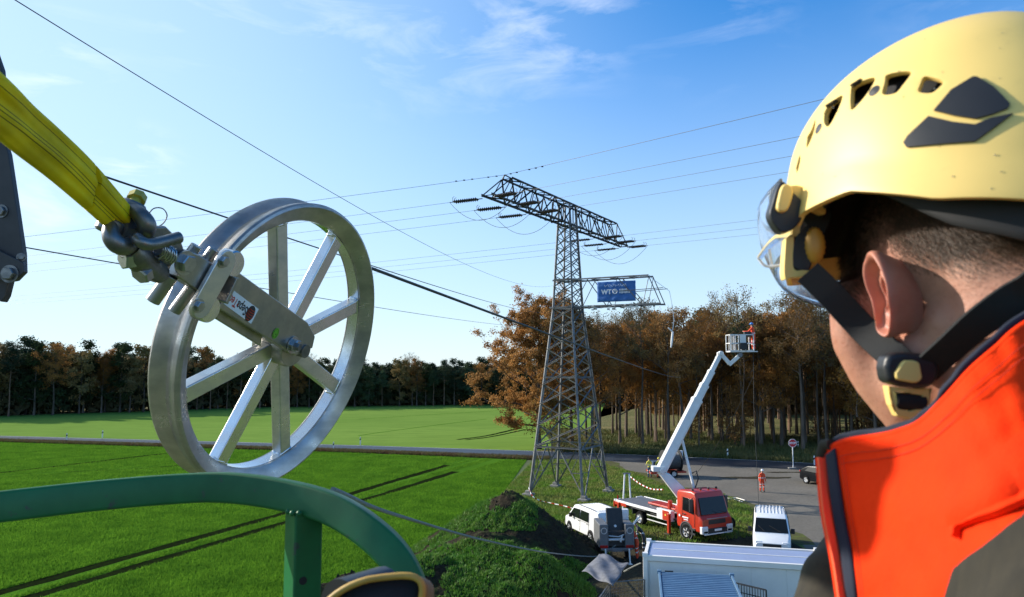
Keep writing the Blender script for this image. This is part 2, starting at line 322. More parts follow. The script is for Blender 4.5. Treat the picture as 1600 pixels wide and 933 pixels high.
sheet('forest_floor', [(Tp[3].x + .2, Tp[3].y)] + [(p.x, p.y) for p in Tp[4:]] + [(260, 60), (260, 330), (45, 330), (16.2, 140), (9.2, 92)], 0.0, M['forest_floor'])
sheet('road', road, 0.012, M['asphalt'])
for off, zz in ((.12, 0),):                             # painted edge lines
    for edge, sg in ((Tp, -1), (Bp[:4], 1)):
        mb = MB(); rows = []
        for p in edge:
            rows.append([V((p.x, p.y + sg * .25, .017)), V((p.x, p.y + sg * .37, .017))])
        mb.grid(rows); o = mb.build('road_edge_line', M['line'], ang=0); o['kind'] = 'structure'
sheet('field', [(-160, Bp[0].y - 2.2), (Bp[0].x, Bp[0].y - 2.2), (Bp[1].x, Bp[1].y - 2.2), (Bp[2].x, Bp[2].y - 2.2), (Bp[3].x - .5, Bp[3].y - 2.3), (-.3, 62), (-1.4, 52), (-2.6, 44), (-6, 36), (-9, 30), (-10, 18), (-160, 8)], 0.0, M['crop'])
sheet('road_verge', [(p.x, p.y) for p in Bp[:4]] + [(4.2, Bp[3].y - .6), (4, Bp[3].y - 2.3)] + [(p.x, p.y - 2.4) for p in reversed(Bp[:4])], 0.004, M['verge'])
sheet('meadow', [(2.4, 79.4), (7, 79), (30, 66), (40, 40), (40, 5), (-10, 5), (-9, 30), (-6, 36), (-2.6, 44), (-1.4, 52), (-.3, 62)], -0.004, M['meadow'])
gp = [(935, 719), (965, 731), (1000, 741), (1040, 757), (1090, 768), (1140, 777), (1180, 797), (1215, 826), (1250, 850), (1300, 900)]
gp = [tuple(np.array(p) + RNG.normal(0, .8, 2)) for p in spl(gp, 40)]
yard = [G(*p) for p in gp]
sheet('gravel_yard', [(p.x, p.y) for p in yard] + [(15, 20), (80, 20), (95, 52)] + [(p.x, p.y) for p in reversed(Bp[4:])] + [(Bp[3].x + 5, Bp[3].y - 1.0)], 0.004, M['gravel'])
sp = [(850, 838), (890, 825), (930, 832), (990, 832), (1050, 826), (1120, 812), (1180, 815), (1225, 840), (1275, 880), (1300, 990), (900, 1100), (760, 930), (830, 870)]
soil = [G(*(np.array(p) + RNG.normal(0, 2, 2))) for p in spl(sp, 60)]
sheet('bare_soil', [(p.x, p.y) for p in soil], 0.008, M['soil'])
for (cx, cy, a, b) in ((21.5, 66.5, 3.4, .7), (26, 69.8, 2.5, .35)):
    sheet('dirt_patch', [(cx + a * (1 + RNG.normal(0, .1)) * math.cos(t), cy + b * (1 + RNG.normal(0, .2)) * math.sin(t)) for t in np.linspace(0, 6.1, 22)], 0.016, M['soil'])
mb = MB(); rows = []
for i, p in enumerate(yard[:36]):
    q = yard[min(i + 1, 35)] - yard[max(i - 1, 0)]; q.normalize(); s_ = V((-q.y, q.x, 0)); w = .7 + .5 * math.sin(i * .8) + random.uniform(-.25, .35); rows.append([V((p.x, p.y, .007)) - s_ * w * .8, V((p.x, p.y, .007)) + s_ * w])
mb.grid(rows); o = mb.build('dirt_margin', mat('dirt_margin', (.075, .062, .04), .95, col2=(.10, .12, .03), vscale=1.3, bump=.8, bscale=6, bdist=.08, spec=.1), ang=0); o['kind'] = 'structure'
if o.data.polygons[0].normal.z < 0: o.data.flip_normals()
def strip(name, px, w, m, z=.006):
    pts = [G(*p) for p in px]; rows = []
    pts = [V(tuple(q)) for q in spl([tuple(p) for p in pts], 60)]
    for i, p in enumerate(pts):
        d = (pts[min(i + 1, 59)] - pts[max(i - 1, 0)]).normalized(); s = V((-d.y, d.x, 0)) * (w / 2 * (1 + RNG.normal(0, .13)))
        rows.append([V((p.x, p.y, z)) - s, V((p.x, p.y, z)) + s])
    mb = MB(); mb.grid(rows); o = mb.build(name, m, ang=0); o['kind'] = 'structure'
    if o.data.polygons[0].normal.z < 0: o.data.flip_normals()
    return o
strip('wheel_track', [(-120, 957), (0, 926), (453, 800), (600, 756), (700, 727)], .80, M['track'])
strip('wheel_track', [(-60, 957), (52, 932), (453, 815), (600, 772), (712, 737)], .80, M['track'])
strip('wheel_track', [(-60, 744), (0, 739), (130, 724), (240, 711), (330, 703)], .8, M['track'])
strip('wheel_track', [(100, 738), (262, 729), (450, 708)], .4, M['track'])
strip('wheel_track', [(-20, 707), (60, 706), (160, 700)], .3, M['track'])
strip('wheel_track', [(715, 687), (760, 681), (800, 672), (815, 669)], .7, M['track'])
strip('wheel_track', [(728, 687.5), (770, 682), (822, 671)], .6, M['track'])
strip('wheel_track', [(560, 681), (600, 675), (700, 662), (760, 655)], .4, M['crop'])
strip('wheel_track', [(560, 655), (640, 650), (790, 641)], .5, M['crop'])
# crop blades: small leaning triangles, far too many to count
def blades(name, xy, z, h, w, m, lab, seed=1, parent=None):
    r = np.random.default_rng(seed); n = len(xy); a = r.uniform(0, 2 * PI, n); hh = h * r.uniform(.5, 1.3, n); ww = w * r.uniform(.6, 1.4, n)
    b = np.stack([xy[:, 0], xy[:, 1], z], 1); d = np.stack([np.cos(a), np.sin(a), 0 * a], 1) * ww[:, None] / 2
    lean = np.stack([r.normal(0, .45, n) * hh, r.normal(0, .45, n) * hh, hh], 1)
    v = np.empty((n, 3, 3)); v[:, 0] = b - d; v[:, 1] = b + d; v[:, 2] = b + lean
    me = bpy.data.meshes.new(name); me.vertices.add(3 * n); me.vertices.foreach_set('co', v.ravel())
    me.loops.add(3 * n); me.loops.foreach_set('vertex_index', np.arange(3 * n)); me.polygons.add(n); me.polygons.foreach_set('loop_start', np.arange(0, 3 * n, 3))
    me.update(calc_edges=True); me.materials.append(m); o = bpy.data.objects.new(name, me); COL.objects.link(o); tag(o, lab, 'grass', kind='stuff'); return o
def inpoly(x, y, poly):
    c = np.zeros(len(x), bool); n = len(poly)
    for i in range(n):
        x1, y1 = poly[i][:2]; x2, y2 = poly[i - 1][:2]
        c ^= ((y1 > y) != (y2 > y)) & (x < (x2 - x1) * (y - y1) / ((y2 - y1) + 1e-12) + x1)
    return c
n = 560000
Y = 26 + 74 * RNG.random(n) ** 1.4; X = -(Y * .76) + RNG.random(n) * (Y * .76 + 4)
fp = [(-160, Bp[0].y - 2.4), (Bp[0].x, Bp[0].y - 2.4), (Bp[1].x, Bp[1].y - 2.4), (Bp[2].x, Bp[2].y - 2.4), (Bp[3].x - .6, Bp[3].y - 2.5), (-.4, 62), (-1.5, 52), (-2.7, 44), (-6.1, 36), (-9, 30), (-10, 18), (-160, 8)]
k = inpoly(X, Y, fp)
for a, b in ((G(0, 926), G(453, 800)), (G(52, 932), G(453, 815)), (G(453, 800), G(700, 727)), (G(453, 815), G(712, 737)), (G(0, 739), G(240, 711)), (G(100, 738), G(262, 729))):
    dx, dy = b.x - a.x, b.y - a.y; l = math.hypot(dx, dy); k &= np.abs((X - a.x) * dy / l - (Y - a.y) * dx / l) > .36
k &= (np.sin(X * .9 + Y * 14.0 * .4) > -1)
blades('crop_blades', np.stack([X, Y], 1)[k], np.zeros(k.sum()), .13, .05, M['blade'], 'bright green young crop covering the field left of the mound')
n = 150000; X = RNG.uniform(-8, 17, n); Y = RNG.uniform(30, 80, n)
mp_ = [(2.4, 79.0), (6.5, 78.5)] + [(p.x - .15, p.y) for p in yard[:33]] + [(9, 42), (4, 43), (3.5, 42), (-2.6, 44), (-1.4, 52), (-.3, 62)]
k = inpoly(X, Y, mp_)
blades('meadow_grass', np.stack([X, Y], 1)[k], np.zeros(k.sum()), .16, .07, M['blade2'], 'rough yellow-green grass around the feet of the pylon', 2)
n = 60000; t = RNG.random(n); xs = np.array([p.x for p in Bp[:4]] + [4.1]); ys = np.array([p.y for p in Bp[:4]] + [Bp[3].y - .3]); X = RNG.uniform(-75, 4.1, n); Y = np.interp(X, xs, ys) - .15 - 2.2 * t
blades('verge_grass', np.stack([X, Y], 1), np.zeros(n), .28, .09, mat('dry_grass', (.12, .12, .035), .8, col2=(.10, .055, .025), vscale=.8, transl=.3), 'brownish grass strip along the near edge of the road', 3)
n = 60000; X = RNG.uniform(5, 60, n); Y = np.interp(X, [p.x for p in Tp], [p.y for p in Tp]) + .3 + 30 * RNG.random(n) ** 1.4
blades('forest_grass', np.stack([X, Y], 1), np.zeros(n), .45, .12, mat('straw_grass', (.17, .15, .05), .8, col2=(.07, .10, .025), vscale=.25, transl=.3), 'straw-coloured grass under the trees beyond the road', 4)
# ---------------------------------------------------------------- mound of earth
def fbm(x, y, s, oc=5, seed=0):
    r = np.random.default_rng(seed); v = np.zeros_like(x); a = 1
    for i in range(oc):
        for _ in range(3):
            th = r.uniform(0, 2 * PI); ph = r.uniform(0, 2 * PI); v += a / 3 * np.sin((x * math.cos(th) + y * math.sin(th)) * s + ph + 1.7 * np.sin((x * math.sin(th) - y * math.cos(th)) * s * .7 + ph * 2))
        s *= 1.9; a *= .55
    return v
def mound_h(x, y):
    def cone(cx, cy, h, rx, ry, p=1.0, rot=0):
        c, s_ = math.cos(rot), math.sin(rot); u = ((x - cx) * c + (y - cy) * s_) / rx; w = (-(x - cx) * s_ + (y - cy) * c) / ry
        d = np.sqrt(u * u + w * w + .004); return h * np.clip(1 - d ** p, 0, 1)
    a = cone(-.25, 39.6, 3.6, 5.5, 6.2, .85)
    b = cone(-1.3, 35.5, 2.0, 4.4, 7.5, 1.1); c = cone(.9, 33.3, 1.75, 2.9, 3.2, 1.0); e = cone(1.9, 38.2, 1.7, 2.6, 3.0, 1.0)
    f = cone(-6.6, 30.6, 1.7, 4.6, 1.6, 1.1, .55); g = cone(-3.5, 33, 1.5, 3.5, 3.5, 1.3)
    m = (np.maximum.reduce([a, b, c, e, f, g]) * .8 + .2 * np.minimum(a + b + c + e + g + f, 3.6))
    edge = np.clip(m / .5, 0, 1)
    return m + edge * (.13 * fbm(x, y, 1.3, 5, 3) + .05 * fbm(x, y, 7, 3, 5)) - .02
gx = np.arange(-12, 7.5, .09); gy = np.arange(22, 47, .09); GX, GY = np.meshgrid(gx, gy); GZ = mound_h(GX, GY)
bmv = np.stack([GX, GY, np.where(GZ < .0, -.15, GZ)], 2).reshape(-1, 3); a, b = GX.shape
idx = np.arange(a * b).reshape(a, b); q = np.stack([idx[:-1, :-1], idx[:-1, 1:], idx[1:, 1:], idx[1:, :-1]], 2).reshape(-1, 4)
keep = (GZ.reshape(-1)[q] > -.01).any(1); q = q[keep]; used, inv = np.unique(q, return_inverse=True)
me = bpy.data.meshes.new('earth_mound'); me.from_pydata(bmv[used].tolist(), [], inv.reshape(q.shape).tolist()); me.materials.append(M['mound']); me.shade_smooth()
o = bpy.data.objects.new('earth_mound', me); COL.objects.link(o); tag(o, 'big heap of dark earth overgrown with green weeds beside the field', 'mound')
n = 230000; X = RNG.uniform(-11, 7, n); Y = RNG.uniform(23, 46, n); Z = mound_h(X, Y)
Zx = mound_h(X + .15, Y); cov = fbm(X, Y, .9, 4, 9); k = (Z > .05) & (cov > -.4) & ~((X > 1.1 + fbm(X, Y, 1.5, 3, 8) * .5) & (Y > 36.5) & (Z > .2)) & ~((Z > 2.85 + fbm(X, Y, 2.0, 3, 4) * .4) & (X > -1.2)) & ~((X < -4.2) & (Y < 34.5) & (cov < .9))
blades('mound_weeds', np.stack([X, Y], 1)[k], Z[k] - .02, .14, .07, mat('weed', (.07, .20, .015), .7, col2=(.12, .22, .03), vscale=1.0, transl=.3), 'green weeds and grass growing all over the earth mound', 6)
# clods of soil on the bare crest and ridge
mb = MB(); cnt = 0
while cnt < 900:
    x, y = random.uniform(-11, 7), random.uniform(24, 45); z = float(mound_h(np.array([x]), np.array([y]))[0])
    if z < .03 or not ((x < -4 and y < 34.5) or (x > -1 and y > 38 and x < 5) or random.random() < .12): continue
    s = random.uniform(.03, .13); r = [V((random.gauss(0, 1), random.gauss(0, 1), random.gauss(0, .7))) for _ in range(4)]
    c = V((x, y, z)); p = [c + V((s, 0, 0)), c + V((-s * .6, s * .8, 0)), c + V((-s * .5, -s * .9, 0)), c + V((0, 0, s * .9)), c + V((s * .2, 0, -s))]
    p = [a + V((random.uniform(-s, s), random.uniform(-s, s), random.uniform(-s, s))) * .3 for a in p]
    mb.add(p, [(0, 1, 3), (1, 2, 3), (2, 0, 3), (1, 0, 4), (2, 1, 4), (0, 2, 4)]); cnt += 1
o = mb.build('soil_clods', M['soil'], ang=0, norm=False); tag(o, 'loose clods of dark soil scattered over the mound', 'soil', kind='stuff')
# ================================================================ trees
def make_tree(seed, Ht, spread, z0, leafmat, leafn, leafs, bark, r0=.22, nl=16, up=.7, pine=False, topbare=0.0, twig=5):
    rg = random.Random(seed); tr = MB(); lf = MB(); wob = rg.uniform(.2, .6)
    def path(p, d, ln, k, bend):
        pts = [p]; d = d.normalized()
        for i in range(k):
            d = (d + V((rg.gauss(0, .16), rg.gauss(0, .16), bend + rg.gauss(0, .1)))).normalized(); p = p + d * ln / k; pts.append(p)
        return pts
    trunk = [V((wob * math.sin(i * .9 + seed), wob * math.cos(i * .7 + seed), 0)) * (i / 9) * .6 + V((0, 0, Ht * .95 * i / 9)) for i in range(10)]
    tr.tube(trunk, [r0 * (1.35 if i == 0 else 1 - .088 * i) for i in range(10)], 7)
    lv = []
    def leafcl(p, k, s):
        for _ in range(k):
            c = p + V((rg.gauss(0, s), rg.gauss(0, s), rg.gauss(0, s * .8)))
            a = V((rg.gauss(0, 1), rg.gauss(0, 1), rg.gauss(0, 1))).normalized(); b = a.orthogonal().normalized(); e = leafs * rg.uniform(.6, 1.3)
            lf.add([c - a * e / 2, c + b * e * .35, c + a * e / 2, c - b * e * .35], [(0, 1, 2, 3)])
    for i in range(nl):
        f = (i + rg.random()) / nl; z = lerp(z0, Ht * .93, f); j = z / (Ht * .95) * 9; k = min(int(j), 8); p = trunk[k].lerp(trunk[k + 1], j - k)
        az = i * 2.4 + rg.uniform(-.5, .5)
        if pine: ln = spread * (1 - f * .75) * rg.uniform(.6, 1.1); el = rg.uniform(-.1, .35) + f * .5; bend = .02
        else: ln = spread * (1.05 - abs(f - .38) * 1.0) * rg.uniform(.75, 1.15); el = up * (.5 + .8 * f) + rg.uniform(-.15, .2); bend = .05
        d = V((math.cos(az) * math.cos(el), math.sin(az) * math.cos(el), math.sin(el))); lp = path(p, d, ln, 5, bend)
        rr = r0 * .42 * (1 - .6 * f); tr.tube(lp, [rr, rr * .8, rr * .6, rr * .42, rr * .28, rr * .12], 4, cap=False)
        nb = 5 if pine else 7
        for b_ in range(nb):
            t = .25 + .75 * (b_ + rg.random()) / nb; kk = min(int(t * 5), 4); q = lp[kk].lerp(lp[kk + 1], t * 5 - kk)
            dd = (lp[kk + 1] - lp[kk]).normalized(); sd = V((rg.gauss(0, 1), rg.gauss(0, 1), rg.gauss(.25, .6))).normalized(); d2 = (dd * .8 + sd).normalized()
            sp_ = path(q, d2, ln * rg.uniform(.25, .45), 3, .06); r2 = rr * .3
            tr.tube(sp_, [r2, r2 * .7, r2 * .5, r2 * .25], 3, cap=False)
            for w_ in range(twig):
                s0 = sp_[rg.randint(1, 3)]; d3 = (d2 + V((rg.gauss(0, .8), rg.gauss(0, .8), rg.gauss(.3, .6)))).normalized(); tw = path(s0, d3, rg.uniform(.5, 1.2), 2, .08)
                if not pine: tr.tube(tw, [.022, .014, .006], 3, cap=False)
                lv.append((tw[1], tw[2], f))
    per = max(1, int(leafn / len(lv)))
    for a_, b_, f in lv:
        kx = per * rg.choice((.3, .8, 1.2, 1.8))
        if topbare and rg.random() < topbare * f * 1.3: kx *= .12
        leafcl(a_.lerp(b_, .5), int(kx + rg.random()), .28 if not pine else .3)
    return tr.mesh('trunk', bark, 0, norm=False), lf.mesh('crown', leafmat, 0, norm=False)
def add_tree(name, lab, group, meshes, loc, sc, rz):
    r = thing(name, lab, 'tree', loc, rz, group); r.scale = sc if hasattr(sc, '__len__') else (sc, sc, sc)
    for nm, me in zip(('trunk', 'crown'), meshes):
        o = bpy.data.objects.new(nm, me); COL.objects.link(o); o.parent = r
    return r
T_oak = [make_tree(11, 18.0, 9.0, 2.6, M['leaf_oak'], 80000, .26, M['bark'], .38, 36, .5, topbare=.2)]
T_rust = [make_tree(s, h, 4.6, z, m, nf, .21, M['bark'], .22, 15, .8, topbare=tb) for s, h, z, m, nf, tb in ((21, 18, 9.0, M['leaf_rust'], 12000, .8), (22, 17, 6.5, M['leaf_oak'], 15000, .6), (23, 19, 9.5, M['leaf_dull'], 10000, .85), (24, 15.5, 3.5, M['leaf_oak'], 17000, .4), (25, 19.5, 10.5, M['leaf_dull'], 7500, .9))]
T_pine = [make_tree(s, h, 2.6, h * .55, M['needle'], 5200, .26, M['bark_pine'], .17, 16, .2, pine=True, twig=4) for s, h in ((31, 17), (32, 15), (33, 18.5))]
T_slim = [make_tree(s, h, 1.7, h * .7, M['leaf_dull'] if s == 61 else M['needle'], 1500, .22, M['bark_pine'] if s != 61 else M['bark'], .13, 8, .5, topbare=.3, twig=3) for s, h in ((61, 16), (62, 17.5))]
T_far = [make_tree(s, 13, 2.9, 2.2, m, 3600, .36, M['bark'], .16, 13, .5, pine=pn, twig=3) for s, m, pn in ((41, M['needle'], True), (42, M['leaf_rust'], False), (43, M['needle'], True), (44, M['leaf_dull'], False))]
T_bush = [make_tree(s, 4.5, 2.4, .4, m, 2600, .2, M['bark'], .07, 10, .7, twig=3) for s, m in ((51, M['leaf_gold']), (52, M['leaf_rust']))]
add_tree('oak_tree', 'broad orange-brown oak with low spreading limbs behind the pylon', None, T_oak[0], (3.2, 89, 0), (.86, .84, .90), 1.1)
add_tree('oak_tree', 'smaller golden-brown oak tucked in close behind the big spreading oak', None, T_rust[3], (7.4, 92, 0), 1.08, 2)
add_tree('shrub', 'yellow-leaved young tree at the foot of the spreading oak', None, T_bush[0], (4.6, 86.5, 0), 1.25, .3)
add_tree('autumn_tree', 'young tree with bright golden leaves nearest the worker\'s chin', None, T_bush[0], (38.5, 83, 4.2), 1.1, 2)
rr = random.Random(5); n_front = 0; pos = []
def free(x, y, d):
    for a, b in pos:
        if (a - x) ** 2 + (b - y) ** 2 < d * d: return False
    pos.append((x, y)); return True
def forest_edge(x): return np.interp(x, [8, 30, 60, 90], [88, 87, 82, 76])
tries = 0
while n_front < 52 and tries < 4000:
    tries += 1; x = rr.uniform(9, 68); y = forest_edge(x) + rr.random() ** 1.3 * 24
    if not free(x, y, 2.3): continue
    k = rr.choice((0, 0, 1, 1, 2, 3, 3, 4, 4)); s = rr.uniform(.82, 1.0)
    if x < 15: s *= .85
    add_tree('autumn_tree', 'tall autumn tree with thin brown foliage at the forest edge beyond the road', 'autumn trees along the forest edge', T_rust[k], (x, y, 0), s, rr.uniform(0, 6.28)); n_front += 1
for x, y, k, sc in ((10.5, 97, 1, .86), (13.5, 93, 3, .9), (15.5, 101, 1, .9), (18.5, 96, 3, 1.0), (12.5, 106, 2, .85), (21, 92, 1, .95)):
    add_tree('autumn_tree', 'tall autumn tree with thin brown foliage at the forest edge beyond the road', 'autumn trees along the forest edge', T_rust[k], (x, y, 0), sc, x); pos.append((x, y))
n_b = 0; tries = 0
while n_b < 80 and tries < 6000:
    tries += 1; x = rr.uniform(12, 100); y = forest_edge(x) + 6 + rr.random() * 62
    if x < 16 + (y - 88) * .18 or not free(x, y, 1.7): continue
    k = rr.random()
    if k < .62: add_tree('pine_tree', 'slim dark pine with a bare reddish trunk deep in the wood', 'pines deep in the wood', T_pine[rr.randint(0, 2)], (x, y, 0), rr.uniform(.85, 1.02), rr.uniform(0, 6.28))
    else: add_tree('deciduous_tree', 'thin-leaved brown tree standing deep in the wood', 'deciduous trees deep in the wood', T_rust[rr.choice((0, 2, 4, 2))], (x, y, 0), rr.uniform(.85, 1.02), rr.uniform(0, 6.28))
    n_b += 1
ns = 0
while ns < 130:
    x = rr.uniform(13, 80); y = forest_edge(x) + 2 + rr.random() * 34
    if x < 15 + (y - 88) * .18: continue
    if not free(x, y, .9): continue
    ns += 1; add_tree('slender_tree', 'slender bare-trunked young tree crowded among the bigger trees of the wood', 'slender trees crowding the wood', T_slim[ns % 2], (x, y, 0), rr.uniform(.75, 1.02), rr.uniform(0, 6.28))
for i in range(12):
    x = rr.uniform(12, 66); y = forest_edge(x) + rr.uniform(4, 22)
    add_tree('shrub', 'low brown-leaved shrub under the trees at the forest edge', 'shrubs under the forest edge', T_bush[1], (x, y, 0), rr.uniform(.7, 1.2), rr.uniform(0, 6.28))
def far_base(x): return np.interp(x, [-150, -100, -60, 0, 40], [134, 143, 172, 186, 196])
def far_h(x): return np.interp(x, [-150, -100, -60, -20, 40], [1.18, 1.12, .92, .84, .9])
add_tree('autumn_tree', 'pale orange tree standing out against the dark far pines', None, T_rust[3], (G(652, 634).x, 181, 0), .68, 1)
i = 0
for row in range(4):
    x = -152.0
    while x < 34:
        x += rr.uniform(2.0, 3.9) * (1 + .25 * row); i += 1
        y = far_base(x) + row * 5 + rr.uniform(-1.5, 1.5); s = far_h(x) * rr.uniform(.86, 1.1)
        pn = rr.random() < (.35 if x < -70 else .72) or row > 1
        me = T_far[rr.choice((0, 2))] if pn else T_far[rr.choice((1, 3))]
        if row < 2 and rr.random() < .4:
            me = T_pine[rr.randint(0, 2)] if pn else T_rust[rr.randint(0, 4)]; s *= .74 if not pn else .72
        if i > 240: break
        add_tree('pine_tree' if pn else 'deciduous_tree', 'dark green pine in the far forest across the field' if pn else 'brown deciduous tree in the far forest across the field', 'pines of the far forest' if pn else 'deciduous trees of the far forest', me, (x, y, 0), (s * 1.1, s * 1.1, s), rr.uniform(0, 6.28))
# the dim depth of the far wood and of the right-hand wood: trunks and foliage nobody could count
def wood_mass(name, lab, xs, yf, hh, n, m, size, dens=1):
    r = np.random.default_rng(len(lab)); x = r.uniform(xs[0], xs[1], n); y = np.array([yf(a) for a in x]) + r.uniform(0, 16, n); z = hh(x) * r.uniform(0.0, 1, n)
    c = np.stack([x, y, z], 1); v = np.empty((n, 4, 3)); s = size
    for j in range(4): v[:, j] = c + r.normal(0, s, (n, 3)) * .5
    v[:, 1] += [s, 0, 0]; v[:, 2] += [s, 0, s]; v[:, 3] += [0, 0, s]
    me = bpy.data.meshes.new(name); me.from_pydata(v.reshape(-1, 3).tolist(), [], np.arange(4 * n).reshape(-1, 4).tolist()); me.materials.append(m)
    o = bpy.data.objects.new(name, me); COL.objects.link(o); tag(o, lab, 'forest', kind='stuff')
M['far_mass'] = mat('far_foliage', (.10, .085, .045), .9, col2=(.05, .065, .03), vscale=.12, spec=.05, transl=.2)  # foliage colour raised in place of distance haze
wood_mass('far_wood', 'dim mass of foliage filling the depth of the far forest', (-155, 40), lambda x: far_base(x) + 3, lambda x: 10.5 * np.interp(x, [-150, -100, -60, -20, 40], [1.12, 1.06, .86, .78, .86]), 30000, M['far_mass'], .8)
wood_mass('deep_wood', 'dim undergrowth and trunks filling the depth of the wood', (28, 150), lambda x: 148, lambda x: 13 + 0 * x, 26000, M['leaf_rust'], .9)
# ================================================================ pylon
U_ = V((.5, .866, 0)); W_ = V((.866, -.5, 0)); PC = V((4.45, 58.4, 0)); Zv = V((0, 0, 1))
pyl = thing('lattice_pylon', 'tall grey steel lattice pylon with a wide crossarm standing on the grass', 'pylon', PC)
def hw(z):                                              # half side of the shaft at height z
    return np.interp(z, [0, 14.2, 22.8], [2.33, .92, .52])
def pc(a, b, z): return PC + U_ * (a * hw(z)) + W_ * (b * hw(z)) + Zv * z
legs = ((-1, -1), (-1, 1), (1, 1), (1, -1))
for a, b in legs:
    mb = MB()
    for z0, z1, w in ((0, 3.7, .2), (3.7, 14.2, .18), (14.2, 22.8, .15)):
        mb.angle(pc(a, b, z0 - (.05 if z0 == 0 else 0)), pc(a, b, z1), w, .03, -(U_ * a + W_ * b) + (W_ * a - U_ * b) * .0)
    lg = mb.build('leg', M['steel'], pyl, world=True, ang=0)
    mb = MB(); p = pc(a, b, 0); mb.box(p + V((0, 0, .09)), (.75, .75, .22), U_, W_); mb.box(p + V((0, 0, .3)), (.4, .4, .22), U_, W_)
    mb.build('footing', M['concrete'], pyl, world=True, ang=0, bevel=.03)
def brace(p, q, w=.07, m='steel', nm='brace', t=None):
    mb = MB(); d = (q - p).normalized(); mb.angle(p, q, w, t or w * .22, V((.3, -.6, .75))); mb.build(nm, M[m], pyl, world=True, ang=0, norm=True)
faces = [(legs[i], legs[(i + 1) % 4]) for i in range(4)]
lv = [3.7, 5.35, 6.95, 8.45, 9.85, 11.15, 12.35, 13.4, 14.4, 15.3, 16.15, 17.0, 17.8, 18.6, 19.4, 20.15, 21.0]
for A, B in faces:
    a0, b0, a1, b1 = pc(*A, .15), pc(*B, .15), pc(*A, 3.7), pc(*B, 3.7); mid = (a1 + b1) / 2
    brace(a1, b1, .1); brace(a0, mid, .1); brace(b0, mid, .1)
    brace(a0.lerp(mid, .5), pc(*A, 1.95), .05); brace(b0.lerp(mid, .5), pc(*B, 1.95), .05)
    brace(a0.lerp(mid, .5), a1, .05); brace(b0.lerp(mid, .5), b1, .05)
    brace(a0.lerp(mid, .27), pc(*A, 1.95), .045); brace(b0.lerp(mid, .27), pc(*B, 1.95), .045)
    for i in range(len(lv) - 1):
        w = .085 if lv[i] < 14 else .065
        brace(pc(*A, lv[i]), pc(*B, lv[i + 1]), w); brace(pc(*B, lv[i]), pc(*A, lv[i + 1]), w)
    for z in (9.0, 14.4, 16.7, 21.0, 22.8): brace(pc(*A, z), pc(*B, z), .08)
# main crossarm: four chords, lacing on every side
def arm_pt(s, side, top):
    ends = 9.6 if top else 12.3; z = 22.8 if top else 21.1
    wdt = .52 * (1 - .25 * abs(s) / ends)
    return PC + U_ * s + W_ * (side * wdt) + Zv * z
for side in (-1, 1):
    mb = MB(); mb.angle(arm_pt(-9.6, side, 1), arm_pt(9.6, side, 1), .15, .03, Zv); mb.build('crossarm_chord', M['steel_dark'], pyl, world=True, ang=0)
    mb = MB(); mb.angle(arm_pt(-12.3, side, 0), arm_pt(12.3, side, 0), .18, .035, Zv); mb.build('crossarm_chord', M['steel_dark'], pyl, world=True, ang=0)
    ks = np.linspace(-9.6, 9.6, 13); kb = np.linspace(-11.0, 11.0, 13)
    for i in range(12):
        if i % 2 == 0: brace(arm_pt(ks[i], side, 1), arm_pt(kb[i + 1], side, 0), .085, 'steel_dark')
        else: brace(arm_pt(kb[i], side, 0), arm_pt(ks[i + 1], side, 1), .085, 'steel_dark')
        brace(arm_pt(ks[i], side, 1), arm_pt(kb[i], side, 0), .065, 'steel_dark')
    for sg in (-1, 1): brace(arm_pt(9.6 * sg, side, 1), arm_pt(12.2 * sg, side, 0), .085, 'steel_dark')
for top, e in ((1, 9.6), (0, 12.3)):
    k = np.linspace(-e, e, 17)
    for i in range(16):
        s = 1 if i % 2 else -1; brace(arm_pt(k[i], s, top), arm_pt(k[i + 1], -s, top), .065, 'steel_dark')
        if i % 2 == 0: brace(arm_pt(k[i], 1, top), arm_pt(k[i], -1, top), .05, 'steel_dark')
    brace(arm_pt(e, 1, top), arm_pt(e, -1, top), .085, 'steel_dark')
mb = MB()
for s in (-1, 1): mb.beam(arm_pt(-9.6, s, 1) + Zv * .0, arm_pt(-9.9, 0, 1) + Zv * .25, .07)
mb.build('earth_wire_peak', M['steel_dark'], pyl, world=True, ang=0)
# second, lower arm pointing along the line, carries the banner
def low_pt(t, side, top):
    L = 7.0 if top else 7.9; z = 16.6 if top else 14.45
    return PC + W_ * (hw(15) * .9 + (L - hw(15)) * t) + U_ * (side * .78 * (1 - .35 * t)) + Zv * z
for side in (-1, 1):
    for top in (0, 1):
        mb = MB(); mb.angle(low_pt(-.28, side, top), low_pt(1, side, top), .12, .022, Zv); mb.build('lower_arm_chord', M['steel'], pyl, world=True, ang=0)
    kt = np.linspace(0, 1, 6)
    for i in range(5):
        if i % 2: brace(low_pt(kt[i], side, 1), low_pt(kt[i + 1], side, 0), .05, nm='brace')
        else: brace(low_pt(kt[i], side, 0), low_pt(kt[i + 1], side, 1), .05)
    brace(low_pt(1, side, 1), low_pt(1, side, 0), .05); brace(low_pt(.5, side, .0) + Zv * 1.1, low_pt(1.03, side, 0) + Zv * 1.2, .04)
for top in (0, 1):
    for t in (0.25, .5, .75, 1): brace(low_pt(t, -1, top), low_pt(t, 1, top), .05)
    for t in (0, .25, .5, .75): brace(low_pt(t, -1, top), low_pt(t + .25, 1, top), .035)
mb = MB()
for k in range(26):                                     # chain of clamps lashed along the lower chord
    p = low_pt(.1 + .85 * random.random(), random.choice((-1, 1)), 0) + Zv * random.uniform(-.12, .06); mb.box(p, (random.uniform(.08, .3), .1, random.uniform(.06, .16)), W_, U_)
mb.build('clamp_fittings', M['rim'], pyl, world=True, ang=0)['kind'] = 'stuff'
